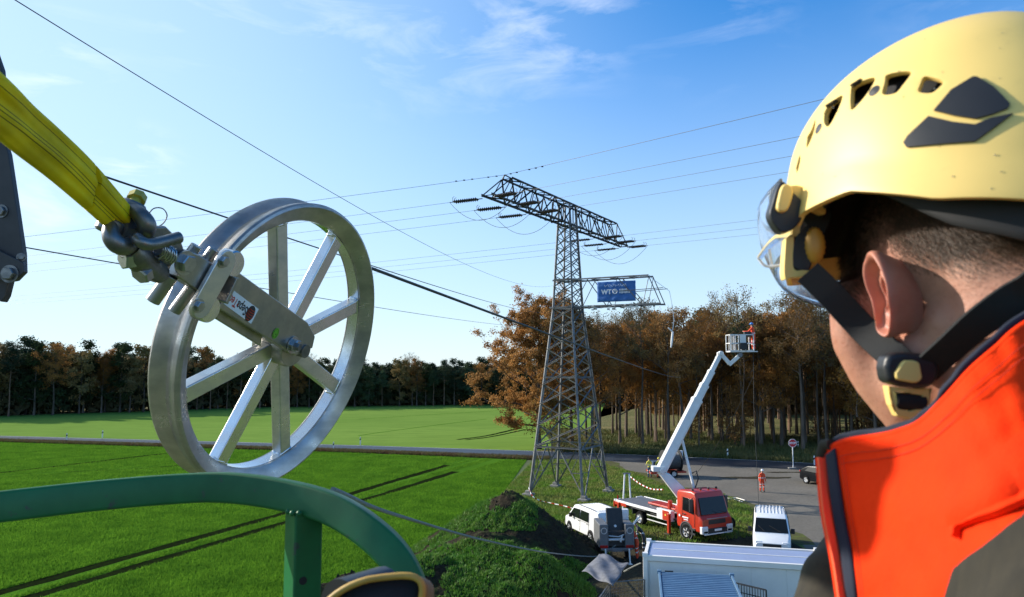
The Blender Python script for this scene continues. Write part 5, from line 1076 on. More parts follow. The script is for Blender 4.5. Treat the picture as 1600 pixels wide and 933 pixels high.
hexbolt(blk, 'hex_bolt', wpx(289, 411, .115), WN, .021, .016)
for q, ra, o0, o1 in (((300, 397), .013, -.05, .085), ((328, 402), .013, .0, .09), ((260, 445), .016, -.05, .085), ((293, 462), .014, .0, .09)):
    mb = MB(); c0_ = wpx(*q, o1); sh_ = (wpx(q[0] - 26, q[1] + 30, o1) - c0_); mb.tube([c0_ + V((.010, 0, .02)), c0_ - WN * .01 + V((-.022, .0, -.040))], ra, 16); mb.build('cross_pin', M['inox'], sw_, world=True, ang=30, bevel=.002)
# swivel between wheel and shackle
def wtube(pts, r, name, m='castmetal', parent=sw_, n=14, seg=24, **k):
    ps = [V(tuple(p)) for p in spl([tuple(wpx(x, y, o)) for x, y, o in pts], seg)]
    if hasattr(r, '__len__'): r = list(np.interp(np.linspace(0, 1, seg), np.linspace(0, 1, len(r)), r))
    mb = MB(); mb.tube(ps, r, n); return mb.build(name, M[m], parent, world=True, ang=50, **k)
svl = thing('swivel_connector', 'dark steel swivel clevis joining the shackle to the silver wheel', 'swivel', wpx(240, 400, .07))
wtube([(268, 412, .03), (252, 402, .03), (238, 396, .03)], [.030, .036, .032], 'swivel_body', parent=svl, n=20)
for o0 in (-.01, .085):
    mb = MB(); ring = [wpx(x, y, o0) for x, y in ((196, 378), (212, 366), (236, 352), (252, 352), (276, 376), (281, 392), (262, 410), (244, 420), (214, 400))]; mb.prism(ring, WN * .016); mb.build('cheek_plate', M['castmetal'], svl, world=True, ang=30, bevel=.004)
wtube([(203, 388, .12), (216, 402, .12), (231, 415, .10), (250, 428, .09)], [.024, .028, .03, .022], 'lower_lug', parent=svl, n=16)
hexbolt(svl, 'clevis_nut', wpx(206, 402, .12), V((-.5, -.6, -.2)), .024, .02, 'zinc', False); hexbolt(svl, 'clevis_nut', wpx(227, 423, .12), V((-.3, -.6, -.6)), .022, .02, 'zinc', False)
hexbolt(svl, 'hex_nut', wpx(210, 364, .10), V((-.6, -.7, .1)), .031, .03, 'castmetal', False)
wtube([(213, 372, .15), (222, 379, .165), (234, 382, .17), (258, 377, .17), (280, 371, .17)], [.0125, .0125, .0125, .012, .0125], 'tee_handle', parent=svl)
wtube([(247, 390, .14), (262, 396, .14), (268, 400, .13)], .013, 'spring_pin', 'zinc', parent=svl)
mb = MB(); c0_ = wpx(247, 389, .145); dx_ = (wpx(268, 401, .14) - c0_)
mb.tube([c0_ + dx_ * (k / 40) + (e2_ * math.cos(k * .95) + WN * math.sin(k * .95)) * .019 for k in range(41)], .0022, 5); mb.build('spring', M['zinc'], svl, world=True, ang=60)
wtube([(234, 352, .08), (231.5, 338, .08), (240, 326, .08), (254, 326, .08), (261, 337, .08), (254, 350, .08), (240, 357, .08)], .0013, 'wire_loop', 'rope', parent=svl, n=6, seg=40)
# bow shackle
shk = thing('bow_shackle', 'grey bow shackle with a yellow pin joining the sling to the wheel', 'shackle', wpx(200, 350, .08))
wtube([(206, 326, .10), (221, 338, .13), (229, 352, .14), (226, 364, .13), (214, 372, .12)], [.0145, .017, .019, .017, .0145], 'shackle_bow', 'castmetal', shk)
wtube([(172, 352, .10), (174, 370, .12), (184, 382, .13), (198, 385, .13), (212, 376, .12)], [.0145, .017, .019, .018, .0145], 'shackle_bow', 'castmetal', shk)
wtube([(176, 376, .08), (205, 317, .08)], .013, 'shackle_pin', 'castmetal', shk)
mb = MB(); a, b = wpx(203, 330, .10), wpx(214, 310, .07); mb.tube([a, b], .0125, 14); mb.tube([b - (b - a) * .25, b + (b - a) * .12], .019, 8); mb.build('pin_head', M['yellow'], shk, world=True, ang=30)
for q in ((206, 326), (172, 354)):
    mb = MB(); mb.lathe([(0, -.014), (.022, -.014), (.025, -.01), (.025, .01), (.022, .014), (0, .014)], wpx(*q, .09), wpx(205, 317, .08) - wpx(176, 376, .08), 20); mb.build('shackle_eye', M['castmetal'], shk, world=True, ang=30)
# yellow round sling: twisted, pleated textile
m = bpy.data.materials.new('sling_yellow'); m.use_nodes = True; nt = m.node_tree; nn = nt.nodes; ll = nt.links; b = nn['Principled BSDF']; b.inputs['Roughness'].default_value = .75; b.inputs['Specular IOR Level'].default_value = .25
uv = nn.new('ShaderNodeUVMap'); sx = nn.new('ShaderNodeSeparateXYZ'); ll.new(uv.outputs[0], sx.inputs[0]); cr = nn.new('ShaderNodeValToRGB'); ll.new(sx.outputs[0], cr.inputs[0]); cr.color_ramp.interpolation = 'LINEAR'
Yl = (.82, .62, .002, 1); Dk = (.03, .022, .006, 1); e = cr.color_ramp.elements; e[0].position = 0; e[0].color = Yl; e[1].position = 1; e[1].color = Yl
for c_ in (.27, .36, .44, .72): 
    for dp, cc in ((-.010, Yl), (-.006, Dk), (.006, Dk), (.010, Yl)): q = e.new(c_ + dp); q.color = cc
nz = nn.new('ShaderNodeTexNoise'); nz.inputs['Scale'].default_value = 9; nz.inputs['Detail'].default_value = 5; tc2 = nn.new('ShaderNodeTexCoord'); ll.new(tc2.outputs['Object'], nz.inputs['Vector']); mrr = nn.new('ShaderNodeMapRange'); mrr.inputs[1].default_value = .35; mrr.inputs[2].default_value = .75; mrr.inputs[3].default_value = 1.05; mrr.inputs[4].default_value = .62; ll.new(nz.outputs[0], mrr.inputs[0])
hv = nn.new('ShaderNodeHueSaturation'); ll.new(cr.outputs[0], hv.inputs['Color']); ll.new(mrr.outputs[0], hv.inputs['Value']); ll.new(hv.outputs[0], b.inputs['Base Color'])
wv = nn.new('ShaderNodeTexWave'); wv.inputs['Scale'].default_value = 140; mpp = nn.new('ShaderNodeMapping'); mpp.inputs['Scale'].default_value = (.3, 3, 1); ll.new(uv.outputs[0], mpp.inputs[0]); ll.new(mpp.outputs[0], wv.inputs['Vector'])
bp = nn.new('ShaderNodeBump'); bp.inputs['Strength'].default_value = .35; bp.inputs['Distance'].default_value = .0008; ll.new(wv.outputs[0], bp.inputs['Height']); ll.new(bp.outputs[0], b.inputs['Normal'])
M['sling'] = m
Ls = [(-100, 22), (6, 118), (47, 161), (94, 204), (145, 254), (202, 320)]; Rs = [(-140, 110), (-30, 196), (26, 241), (80, 282), (132, 326), (174, 364)]
Lp = [tuple(wpx(x, y, .10 + .25 * (1 - k / 5))) for k, (x, y) in enumerate(Ls)]; Rp = [tuple(wpx(x, y, .08 + .25 * (1 - k / 5))) for k, (x, y) in enumerate(Rs)]
LL, RR = spl(Lp, 60), spl(Rp, 60); mb = MB(); rings = []; NS = 72
for i in range(60):
    a, b_2 = V(tuple(LL[i])), V(tuple(RR[i])); t = i / 59; c = (a + b_2) / 2; half = (b_2 - a) / 2; d = V(tuple(LL[min(i + 1, 59)] - LL[max(i - 1, 0)])).normalized(); nrm = d.cross(half).normalized()
    if nrm.y > 0: nrm = -nrm
    th = .019 * (1 - .15 * t); tw = 2.2 * t; ring = []
    for j in range(NS):
        an = 2 * PI * j / NS; x = math.cos(an); y = math.sin(an)
        pl_ = 1 + .22 * math.sin(an * 2 + 1.2 + tw) * abs(y) + .16 * math.sin(an * 5 + tw * 2.5) * abs(y) + .07 * math.sin(an * 11 - tw * 2) * abs(y)
        ring.append(c + half * (x * (1 + .0 * y)) + nrm * (th * (abs(y) ** .8) * (1 if y > 0 else -1) * pl_))
    rings.append(ring)
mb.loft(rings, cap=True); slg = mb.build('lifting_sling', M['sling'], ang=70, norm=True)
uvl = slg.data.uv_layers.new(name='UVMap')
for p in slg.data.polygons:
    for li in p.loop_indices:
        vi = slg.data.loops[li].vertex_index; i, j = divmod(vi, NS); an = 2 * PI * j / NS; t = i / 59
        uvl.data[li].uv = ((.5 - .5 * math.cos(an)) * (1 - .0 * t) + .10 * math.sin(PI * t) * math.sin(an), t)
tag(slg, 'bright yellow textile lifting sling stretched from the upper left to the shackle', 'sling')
# dark crane bracket at the left edge
bk_ = thing('crane_bracket', 'dark grey steel bracket of the crane at the left edge behind the sling', 'bracket', P(10, 350, 2.3))
def sprism(poly, Y, dY, name, m='bracket', bevel=.003, parent=bk_):
    mb = MB(); mb.prism([P(x, y, Y) for x, y in poly], V((0, dY, 0))); return mb.build(name, M[m], parent, world=True, ang=30, bevel=bevel)
sprism([(-70, 190), (2, 205), (13, 240), (36, 395), (37, 425), (24, 438), (8, 441), (-70, 400)], 2.32, .022, 'bracket_plate')
sprism([(-70, 360), (-16, 384), (36, 410), (38, 425), (25, 438), (9, 441), (-70, 418)], 2.30, .018, 'reinforcing_plate'); sprism([(-70, 40), (-6, 82), (3, 108), (6, 150), (-40, 190)], 2.30, .02, 'upper_plate')
sprism([(-20, 425), (14, 438), (8, 462), (2, 472), (-20, 460)], 2.34, .03, 'lower_hook')
hexbolt(bk_, 'bolt', P(15, 428, 2.298), V((0, -1, 0)), .021, .016, 'castmetal'); hexbolt(bk_, 'bolt', P(2, 330, 2.318), V((0, -1, 0)), .016, .012, 'castmetal'); hexbolt(bk_, 'bolt', P(33, 402, 2.315), V((.6, -1, 0)), .010, .014, 'castmetal')
# thick cable running over the wheel's groove
aa = min(np.linspace(.3, 1.5, 60), key=lambda a: abs(PX(wpol(a, .4225))[0] - 560)); ga = [wpol(a, .4225, 0) for a in np.linspace(aa + .35, aa, 14)]
cb = cable_fit('hauling_cable', ga[-1], P(1064, 589, 62), 805, 503, list(np.linspace(.0055, .011, 91)), 'rope', 'thick black cable running over the silver wheel and down past the pylon', pw=2.6)
mb = MB(); mb.tube(ga, .0055, 10); mb.build('groove_wrap', M['rope'], cb, ang=60)
# ================================================================ green railing of the platform
grn = thing('platform_railing', 'green painted square-tube platform railing curving across the bottom left', 'railing', P(340, 770, 1.3))
path = [(-160, 812, 1.08), (-60, 800, 1.11), (0, 792, 1.13), (150, 775, 1.18), (270, 765, 1.21), (350, 763, 1.21), (440, 775, 1.19), (515, 797, 1.16), (575, 834, 1.13), (620, 880, 1.11), (647, 940, 1.10), (661, 1010, 1.10), (667, 1100, 1.10)]
cp = spl([tuple(P(*q)) for q in path], 90); rings = []; w2, h2_, bv = .022, .0235, .005; nn0 = V((.10, -.97, .10)).normalized()
for i in range(90):
    p = V(tuple(cp[i])); d = V(tuple(cp[min(i + 1, 89)] - cp[max(i - 1, 0)])).normalized(); s = (nn0 - d * nn0.dot(d)).normalized(); o_u = s.cross(d).normalized(); ring = []
    if o_u.z < 0 and i < 40: o_u = -o_u
    if i and o_u.dot(prev_u) < 0: o_u = -o_u
    prev_u = o_u
    for cx2, cz2, a0 in ((w2 - bv, h2_ - bv, 0), (-(w2 - bv), h2_ - bv, 90), (-(w2 - bv), -(h2_ - bv), 180), (w2 - bv, -(h2_ - bv), 270)):
        for k in range(4): a = R(a0 + 30 * k); ring.append(p - s * w2 + s * (cx2 + bv * math.cos(a)) + o_u * (cz2 + bv * math.sin(a)))
    rings.append(ring)
zr = P(475, 803, 1.17).z + h2_
mb = MB(); mb.loft(rings); mb.build('top_rail', M['green'], grn, world=True, ang=40)
pp = P(475, 803, 1.20); pp.z = zr; mb = MB(); dd_ = V((.62, -.78, 0)).normalized(); mb.box(V((pp.x, pp.y, zr - h2_ - .45)), (.046, .046, .9), V((.80, .60, 0)), V((-.60, .80, 0))); pst = mb.build('post', M['green'], grn, world=True, ang=30, bevel=.004)
mb = MB()
for k in range(12):
    t = 2 * PI * k / 12; mb.ball(V((pp.x, pp.y, zr - h2_ + .001)) + V((.80, .60, 0)) * (.026 * max(-1, min(1, 1.4 * math.cos(t)))) + V((-.6, .8, 0)) * (.026 * max(-1, min(1, 1.4 * math.sin(t)))), .0048, 7, 5)
mb.build('weld_bead', M['green'], pst, world=True, ang=180)
mb = MB(); hp_ = P(455, 915, 1.152); nf = V((-.60 * -1, -.80, 0)); mb.lathe([(0, 0), (.0062, 0), (.0062, .002), (0, .002)], V((pp.x, pp.y, hp_.z)) + V((.6, -.8, 0)) * .0222 - V((.8, .6, 0)) * .008, V((.6, -.8, 0)), 16); mb.build('bolt_hole', M['black_matt'], pst, world=True, ang=30)
# tan leather pouch open toward the viewer
po = thing('leather_pouch', 'worn tan leather pouch with a dark opening hanging at the green rail', 'pouch', P(590, 930, .70))
def pouch_ring(s, Y, k=1.0): 
    c = P(572, 970, Y); out_ = []
    for j in range(40):
        t = 2 * PI * j / 40; x = math.cos(t); z = math.sin(t); ex = .043; ez = .034
        out_.append(c + V((ex * k * math.copysign(abs(x) ** .75, x) + .012 * z, .0, ez * k * math.copysign(abs(z) ** .7, z) + .008 * x)) + V((s, 0, 0)))
    return out_
mb = MB(); rings = [pouch_ring(0, .600, .93), pouch_ring(0, .598, 1.0), pouch_ring(.004, .615, 1.03), pouch_ring(.012, .65, 1.02), pouch_ring(.018, .70, .98)]; mb.loft(rings, cap=False); mb.build('pouch_body', M['leather'], po, world=True, ang=180)
mb = MB(); mb.tube(pouch_ring(0, .597, .97), .0028, 8, closed=True); mb.build('edge_binding', M['leather_edge'], po, world=True, ang=180)
mb = MB(); mb.loft([pouch_ring(0, .600, .95), pouch_ring(.01, .65, .94), pouch_ring(.014, .69, .9)], cap=True); mb.build('lining', M['black_matt'], po, world=True, ang=180)
mb = MB(); a, b = P(530, 945, .61), P(600, 922, .66); mb.tube([a, b], .02, 16); mb.build('tool_grip', M['black_plastic'], po, world=True, ang=60)
# ================================================================ the person in the foreground
HC = P(1518, 466, .575); f0 = V((-math.sin(R(11)), math.cos(R(11)), 0)); dl = R(15)
Fh = (f0 * math.cos(dl) - Zv * math.sin(dl)).normalized(); Uh = (f0 * math.sin(dl) + Zv * math.cos(dl)).normalized(); Xh = Fh.cross(Uh).normalized()
def hp(x, y, z): return HC + Xh * x + Fh * y + Uh * z       # head frame: x to his right, y forward, z up
def hl(p): q = p - HC; return V((q.dot(Xh), q.dot(Fh), q.dot(Uh)))
per = thing('person', 'worker seen from behind in a yellow climbing helmet and bright orange jacket', 'person', V((HC.x, HC.y, 8.3)))
m = mat('skin_fg', (.50, .255, .17), .5, col2=(.40, .17, .11), vscale=14, bump=.6, bscale=330, bdist=.0009, spec=.4, sss=.08, fine=(120, (.36, .13, .075), .58, .74)); M['skin'] = m
def ellipsoid(mb, c, r, nu=32, nv=20, rot=None):
    rows = []
    for i in range(nv + 1):
        row = []
        for j in range(nu):
            p = V((r[0] * math.sin(PI * i / nv) * math.cos(2 * PI * j / nu), r[1] * math.sin(PI * i / nv) * math.sin(2 * PI * j / nu), r[2] * math.cos(PI * i / nv)))
            if rot: p = rot @ p
            row.append(hp(*(V(c) + p)))
        rows.append(row + [row[0]])
    mb.grid(rows)
def cap_h(mb, a, b, ra, rb, n=20, world=False):
    a, b = (V(a), V(b)) if world else (hp(*a), hp(*b)); d = (b - a); L_ = d.length; pts = []; rs = []
    for k in range(5): t = PI / 2 * (k / 4 if k else .08); pts.append(a - d.normalized() * ra * math.cos(t)); rs.append(ra * math.sin(t))
    for k in range(1, 7): pts.append(a.lerp(b, k / 6)); rs.append(lerp(ra, rb, k / 6))
    for k in range(1, 5): t = PI / 2 * k / 4 * .96; pts.append(b + d.normalized() * rb * math.sin(t)); rs.append(rb * math.cos(t))
    mb.tube(pts, rs, n)
def remesh(mb, vox, smooth, name, mats, it=8, parent=per):
    me = mb.mesh('tmp', [M['black_matt']], 0, norm=True, weld=1e-5); o = bpy.data.objects.new('tmp', me); COL.objects.link(o)
    r = o.modifiers.new('r', 'REMESH'); r.mode = 'VOXEL'; r.voxel_size = vox
    if smooth: s = o.modifiers.new('s', 'SMOOTH'); s.factor = smooth; s.iterations = it
    dg = bpy.context.evaluated_depsgraph_get(); dg.update(); nm = bpy.data.meshes.new_from_object(o.evaluated_get(dg)); bpy.data.objects.remove(o); nm.name = name; nm.materials.clear()
    for q in mats: nm.materials.append(q)
    nm.polygons.foreach_set('use_smooth', [True] * len(nm.polygons)); o = bpy.data.objects.new(name, nm); COL.objects.link(o)
    if parent: put(o, parent, True)
    return o
mb = MB()
ellipsoid(mb, (0, -.012, .045), (.077, .096, .090)); ellipsoid(mb, (0, .040, -.015), (.066, .062, .088)); ellipsoid(mb, (0, .05, .045), (.062, .052, .055)); ellipsoid(mb, (0, -.045, .0), (.062, .052, .065))
for s in (-1, 1): cap_h(mb, (s * .058, .002, -.045), (s * .020, .072, -.102), .020, .020); ellipsoid(mb, (s * .045, .055, -.015), (.024, .028, .022)); ellipsoid(mb, (s * .055, .025, -.055), (.020, .045, .035))
ellipsoid(mb, (0, .045, -.085), (.045, .045, .03)); cap_h(mb, (0, .103, .0), (0, .112, -.025), .010, .014); ellipsoid(mb, (0, .098, -.062), (.022, .014, .014)); ellipsoid(mb, (0, .090, -.10), (.02, .016, .018)); ellipsoid(mb, (0, .092, .022), (.045, .012, .01))
for a, b, ra, rb in ((P(1332, 470, .600), P(1338, 530, .600), .0185, .020), (P(1338, 530, .600), P(1368, 590, .594), .020, .019), (P(1368, 590, .594), P(1420, 655, .585), .019, .018)): cap_h(mb, a, b, ra, rb, 16, True)
ellipsoid(mb, (-.040, .045, .0), (.034, .05, .055)); ellipsoid(mb, (.040, .045, .0), (.034, .05, .055))
nb = HC - Zv * .20 - f0 * .05 + V((.01, .0, 0)); ft = V((-.93, .37, 0)).normalized(); cap_h(mb, hp(0, -.042, -.02), nb, .060, .068, 28, True); cap_h(mb, hp(0, .005, -.06), nb + f0 * .03, .048, .058, 24, True)
for s in (-1, 1): cap_h(mb, hp(s * .05, -.025, -.03), nb + f0 * .07 + Xh * (s * .02), .018, .018, 14, True)
# shoulders, chest, arms: one body
sh_c = nb - Zv * .06; side = V((.37, .93, 0)).normalized()
cap_h(mb, sh_c - side * .15, sh_c + side * .15, .075, .075, 20, True); cap_h(mb, sh_c - Zv * .10, sh_c - Zv * .5, .15, .14, 24, True)
for s in (-1, 1):
    a = sh_c + side * (s * .19) - Zv * .02; b = a - Zv * .28 + ft * .03 + side * s * .03; c = b + ft * .10 - Zv * .20; cap_h(mb, a, b, .055, .045, 16, True); cap_h(mb, b, c, .042, .03, 16, True); d = c + ft * .09 - Zv * .01; cap_h(mb, c, d, .032, .034, 12, True)
    for q in range(4): cap_h(mb, d + Zv * (.022 - .015 * q), d + Zv * (.02 - .015 * q) + ft * (.07 - .008 * abs(q - 1)) - side * s * .03, .009, .008, 10, True)
    cap_h(mb, c + Zv * .02 + ft * .03, c + Zv * .045 + ft * .08, .011, .009, 10, True)
body = remesh(mb, .0045, .6, 'body', [M['skin']], 10)
# ear: shaped shell with helix rim, hollow and lobe
def ear(s):
    mb = MB(); fr = lambda u, v, w: hp(s * (.0735 + w * .9 + max(0, (.5 - u)) * .0), -.004 + u * 1.0, v)
    out_ = [(.016, -.030), (.012, -.010), (.014, .012), (.010, .030), (-.004, .040), (-.020, .036), (-.030, .018), (-.030, -.002), (-.022, -.020), (-.010, -.034), (.004, -.042), (.014, -.036)]
    oc_ = spl([o for o in out_ + out_[:1]], 49)[:-1]; rows = []
    for k, (sc, w) in enumerate(((.94, .004), (1.03, .012), (1.05, .019), (.98, .0235), (.87, .0215), (.76, .012), (.64, .006), (.52, .0125), (.40, .011), (.24, -.002), (.02, -.004))):
        row = []
        for j, (u, v) in enumerate(oc_):
            back = max(0, -(u)) / .03; lift = .009 * back + .004 * max(0, v) / .04
            uu, vv = -.004 + (u + .004) * sc, .0 + v * sc
            if v < -.022 and k in (4, 5, 6, 7): w_ = .014
            else: w_ = w
            row.append(fr(uu * .70 - .006, vv * .76 - .002, w_ * .85 + lift * (1.0 if k < 9 else .7)))
        rows.append(row + [row[0]])
    base_ = [fr((-.004 + (u + .004) * .55) * .68 - .005, v * .66 - .004, -.012) for u, v in oc_]; rows = [base_ + [base_[0]]] + rows
    mb.grid(rows); o = mb.build('ear', M['skin_ear'], body, world=True, ang=180, weld=1e-5); sb = o.modifiers.new('s', 'SUBSURF'); sb.levels = sb.render_levels = 2; return o
M['skin_ear'] = mat('skin_ear', (.50, .22, .15), .5, col2=(.40, .13, .085), vscale=26, bump=.4, bscale=250, bdist=.0008, sss=.2)
ear(-1); ear(1)
for s in (-1, 1): mb = MB(); mb.ball(hp(s * .031, .088, .012), .011, 12, 8); mb.build('eye', M['print'], body, world=True, ang=180)
def hit(px, py, bvh):
    d = ray(px, py).normalized(); r_ = bvh.ray_cast(CAM, d); return (r_[0], r_[1]) if r_[0] is not None else (None, None)
# short hair: thousands of fine strands on the back and sides of the head
dg = bpy.context.evaluated_depsgraph_get(); bm_ = bmesh.new(); bm_.from_mesh(body.data); bm_.transform(Matrix.Translation(per.location)); bvh_b = BVHTree.FromBMesh(bm_)
fs_ = [(f.calc_center_median().copy(), f.normal.copy(), f.calc_area()) for f in bm_.faces]; bm_.free()
hv_, hf_, hm_ = [], [], []; rg = random.Random(3)
for c, nr, ar in fs_:
    q = hl(c)
    if q.x < 0 and -.105 < q.z < -.012 and .005 < q.y < .10 and ar * 2.2e5 > rg.random():      # stubble on the cheek and jaw
        t1 = nr.orthogonal().normalized(); p = c + t1 * rg.uniform(-.003, .003); d = (nr * .6 - Uh * .7 + V((rg.gauss(0, .3), rg.gauss(0, .3), 0))).normalized(); w = d.cross(nr).normalized() * .00012
        o = len(hv_); hv_ += [p - w, p + w, p + d * rg.uniform(.0008, .002)]; hf_.append((o, o + 1, o + 2))
    if q.z < -.085 or q.y > .075: continue
    line = np.interp(q.y, [-.12, -.06, -.028, -.012, .018, .030, .055, .10], [-.018, -.012, .004, .028, .010, -.022, .010, .07])       # hairline height along the side of the head
    fade = (q.z - line) / .035
    if abs(q.x) < .03 and q.y > 0: fade = (q.z - .09) / .02
    if fade < -.3: continue
    dens = min(1, .35 + .8 * max(0, fade)); n_ = ar * 2.6e6 * dens * (.5 if fade < 0 else 1); n_ = int(n_ + rg.random())
    ln = .0030 + .0075 * min(1.4, max(0, fade))
    for _ in range(n_):
        t1 = nr.orthogonal().normalized(); t2 = nr.cross(t1); p = c + t1 * rg.uniform(-.0025, .0025) + t2 * rg.uniform(-.0025, .0025) - nr * .0006
        dw = (-Uh * .8 - Fh * .45); dw = (dw - nr * dw.dot(nr)); d = (nr * .30 + dw + V((rg.gauss(0, .22), rg.gauss(0, .22), rg.gauss(0, .22)))).normalized(); w = d.cross(nr).normalized() * .00016
        o = len(hv_); l_ = ln * rg.uniform(.6, 1.25); hv_ += [p - w, p + w, p + d * l_]; hf_.append((o, o + 1, o + 2))
me = bpy.data.meshes.new('hair'); me.from_pydata(hv_, [], hf_); M['hair'] = mat('hair', (.055, .032, .02), .5, col2=(.10, .06, .035), vscale=300, spec=.3); me.materials.append(M['hair'])
o = bpy.data.objects.new('hair', me); COL.objects.link(o); put(o, per, True); o['kind'] = 'stuff'
# ---------------------------------------------------------------- helmet
OC = V((0, -.004, .062)); HA, HB, HCz = .121, .150, .149
def rimz(ph):                                           # ph 0 = front, pi/2 = his left ear
    d = abs((ph + PI) % (2 * PI) - PI) / PI               # 0 front .. 1 back
    return np.interp(d, [0, .16, .27, .36, .46, .58, .70, .82, 1.0], [.012, -.002, -.016, -.006, .014, .004, -.028, -.046, -.048])
def shell(ph, t, off=0.0):                              # t 0 rim .. 1 crown
    zr_ = rimz(ph) ; e0 = math.asin(max(-.9, min(.9, zr_ / HCz))); el = lerp(e0, PI / 2, t); k = math.cos(el); k = abs(k) ** .74; zz = math.sin(el)
    d = abs((ph + PI) % (2 * PI) - PI) / PI
    a, b, c = HA + off, HB + off, HCz + off; ridge = .0045 * (1 / (1 + math.exp(-(el - .62) * 16))) * (1 if d > .1 else 1)
    fl = .004 * max(0, 1 - t * 9)
    cres = .004 * math.exp(-((math.sin(ph) * k) / .35) ** 2) * max(0, zz)
    return OC + V((-math.sin(ph) * k * (a + ridge + fl), math.cos(ph) * k * (b + ridge * .8 + fl), zz * (c + cres)))
mb = MB(); rows = []; NP, NT = 144, 44
for i in range(NT + 1):
    t = (i / NT) ** 1.0; rows.append([hp(*shell(2 * PI * j / NP, t)) for j in range(NP)])
vs = [p for r_ in rows[:-1] for p in r_] + [rows[-1][0]]; fs = [(i * NP + j, i * NP + (j + 1) % NP, (i + 1) * NP + (j + 1) % NP, (i + 1) * NP + j) for i in range(NT - 1) for j in range(NP)] + [((NT - 1) * NP + j, (NT - 1) * NP + (j + 1) % NP, NT * NP) for j in range(NP)]
mb.add(vs, fs); hme = mb.mesh('helmet', [M['helmet']], 180); hel = bpy.data.objects.new('helmet', hme); COL.objects.link(hel)
bmh = bmesh.new(); bmh.from_mesh(hme); bvh_h = BVHTree.FromBMesh(bmh); bmh.free()
so = hel.modifiers.new('solid', 'SOLIDIFY'); so.thickness = .0045; so.offset = -1
vents = [[(1262, 213), (1267, 205), (1273, 190), (1272, 203), (1266, 220), (1261, 228)],
         [(1289, 176), (1296, 164), (1314, 152), (1309, 170), (1296, 194), (1289, 190)],
         [(1331, 138), (1338, 132), (1364, 124), (1354, 145), (1334, 168), (1330, 160)],
         [(1384, 128), (1388, 118), (1420, 114), (1408, 134), (1398, 144), (1381, 145)],
         [(1439, 132), (1446, 121), (1470, 127), (1466, 136), (1454, 144), (1437, 142)],
         [(1244, 262), (1249, 245), (1250, 252), (1246, 268)]]
cut = MB()
for poly in vents:
    vc_ = np.mean(np.array(poly), 0); poly = [(vc_[0] + (a - vc_[0]) * 1.14, vc_[1] + (b - vc_[1]) * 1.14) for a, b in poly]
    cpt = [hit(x, y, bvh_h) for x, y in spl(poly + poly[:1], 25)[:-1]]
    if any(c[0] is None for c in cpt): continue
    nn_ = sum((c[1] for c in cpt), V()).normalized()
    if nn_.dot(CAM - cpt[0][0]) < 0: nn_ = -nn_
    cut.prism([c[0] - nn_ * .02 for c in cpt], nn_ * .04)
cme = cut.mesh('cut', [M['helmet']], 0); co = bpy.data.objects.new('cut', cme); COL.objects.link(co)
bo = hel.modifiers.new('bool', 'BOOLEAN'); bo.object = co; bo.operation = 'DIFFERENCE'; bo.solver = 'EXACT'
bv = hel.modifiers.new('bev', 'BEVEL'); bv.width = .0022; bv.segments = 3; bv.limit_method = 'ANGLE'; bv.angle_limit = R(50)
dg = bpy.context.evaluated_depsgraph_get(); dg.update(); nm = bpy.data.meshes.new_from_object(hel.evaluated_get(dg)); nm.shade_smooth(); nm.set_sharp_from_angle(angle=R(60)); hel.modifiers.clear(); hel.data = nm; nm.materials.clear(); nm.materials.append(M['helmet']); bpy.data.objects.remove(co)
put(hel, per, True)
mb = MB(); mb.grid([[hp(*shell(2 * PI * j / 60, .10 + .9 * i / 18, -.013)) for j in range(61)] for i in range(19)]); mb.build('inner_liner', M['black_matt'], hel, world=True, ang=180)
def patch(poly, bvh, off, th, name, m, parent, n=8, smooth=True, bevel=0, rounded=0):
    """polygon drawn on the surface the sight lines meet, lifted and thickened along its normals"""
    P2 = [V(p) for p in poly]; xs = [p[0] for p in poly]; ys = [p[1] for p in poly]; dens = []; L2 = len(poly)
    for i in range(L2):
        a, b = P2[i], P2[(i + 1) % L2]; k = max(2, int((b - a).length / 5))
        dens += [tuple(a.lerp(b, j / k)) for j in range(k)]
    ins = []; st = max(3.0, max(max(xs) - min(xs), max(ys) - min(ys)) / n); x = min(xs)
    arr = [(a, b) for a in np.arange(min(xs) + st / 2, max(xs), st) for b in np.arange(min(ys) + st / 2, max(ys), st)]
    if arr:
        arr = np.array(arr); k = inpoly(arr[:, 0], arr[:, 1], dens); ins = [tuple(a) for a in arr[k]]
    allp = [V(p) for p in dens + ins]; nd = len(dens)
    v2, _, f2, _, _, _ = delaunay_2d_cdt(allp, [(i, (i + 1) % nd) for i in range(nd)], [], 1, 1e-4)
    top_, bot_ = [], []; lastn = None
    for p in v2:
        h, nr_ = hit(p.x, p.y, bvh)
        if h is None: return None
        if nr_.dot(CAM - h) < 0: nr_ = -nr_
        top_.append(h + nr_ * (off + th)); bot_.append(h + nr_ * off)
    mb = MB(); k = len(top_); ed = {}
    for f in f2:
        for i in range(len(f)): e = (f[i], f[(i + 1) % len(f)]); ed[e] = 1
    mb.add(top_ + bot_, [tuple(f) for f in f2] + [tuple(k + i for i in reversed(f)) for f in f2] + [(b, a, a + k, b + k) for (a, b) in ed if (b, a) not in ed])
    return mb.build(name, M[m], parent, world=True, ang=40, bevel=bevel)
patch([(1460, 174), (1487, 142), (1520, 122), (1527, 122), (1553, 138), (1578, 164), (1574, 171), (1551, 180), (1524, 187), (1492, 182)], bvh_h, .0, .0018, 'diamond_pad', 'black_plastic', hel)
patch([(1413, 224), (1419, 214), (1452, 183), (1490, 192), (1524, 196), (1548, 186), (1582, 179), (1560, 196), (1524, 222), (1470, 226), (1418, 231)], bvh_h, .0, .0018, 'diamond_pad', 'black_plastic', hel)
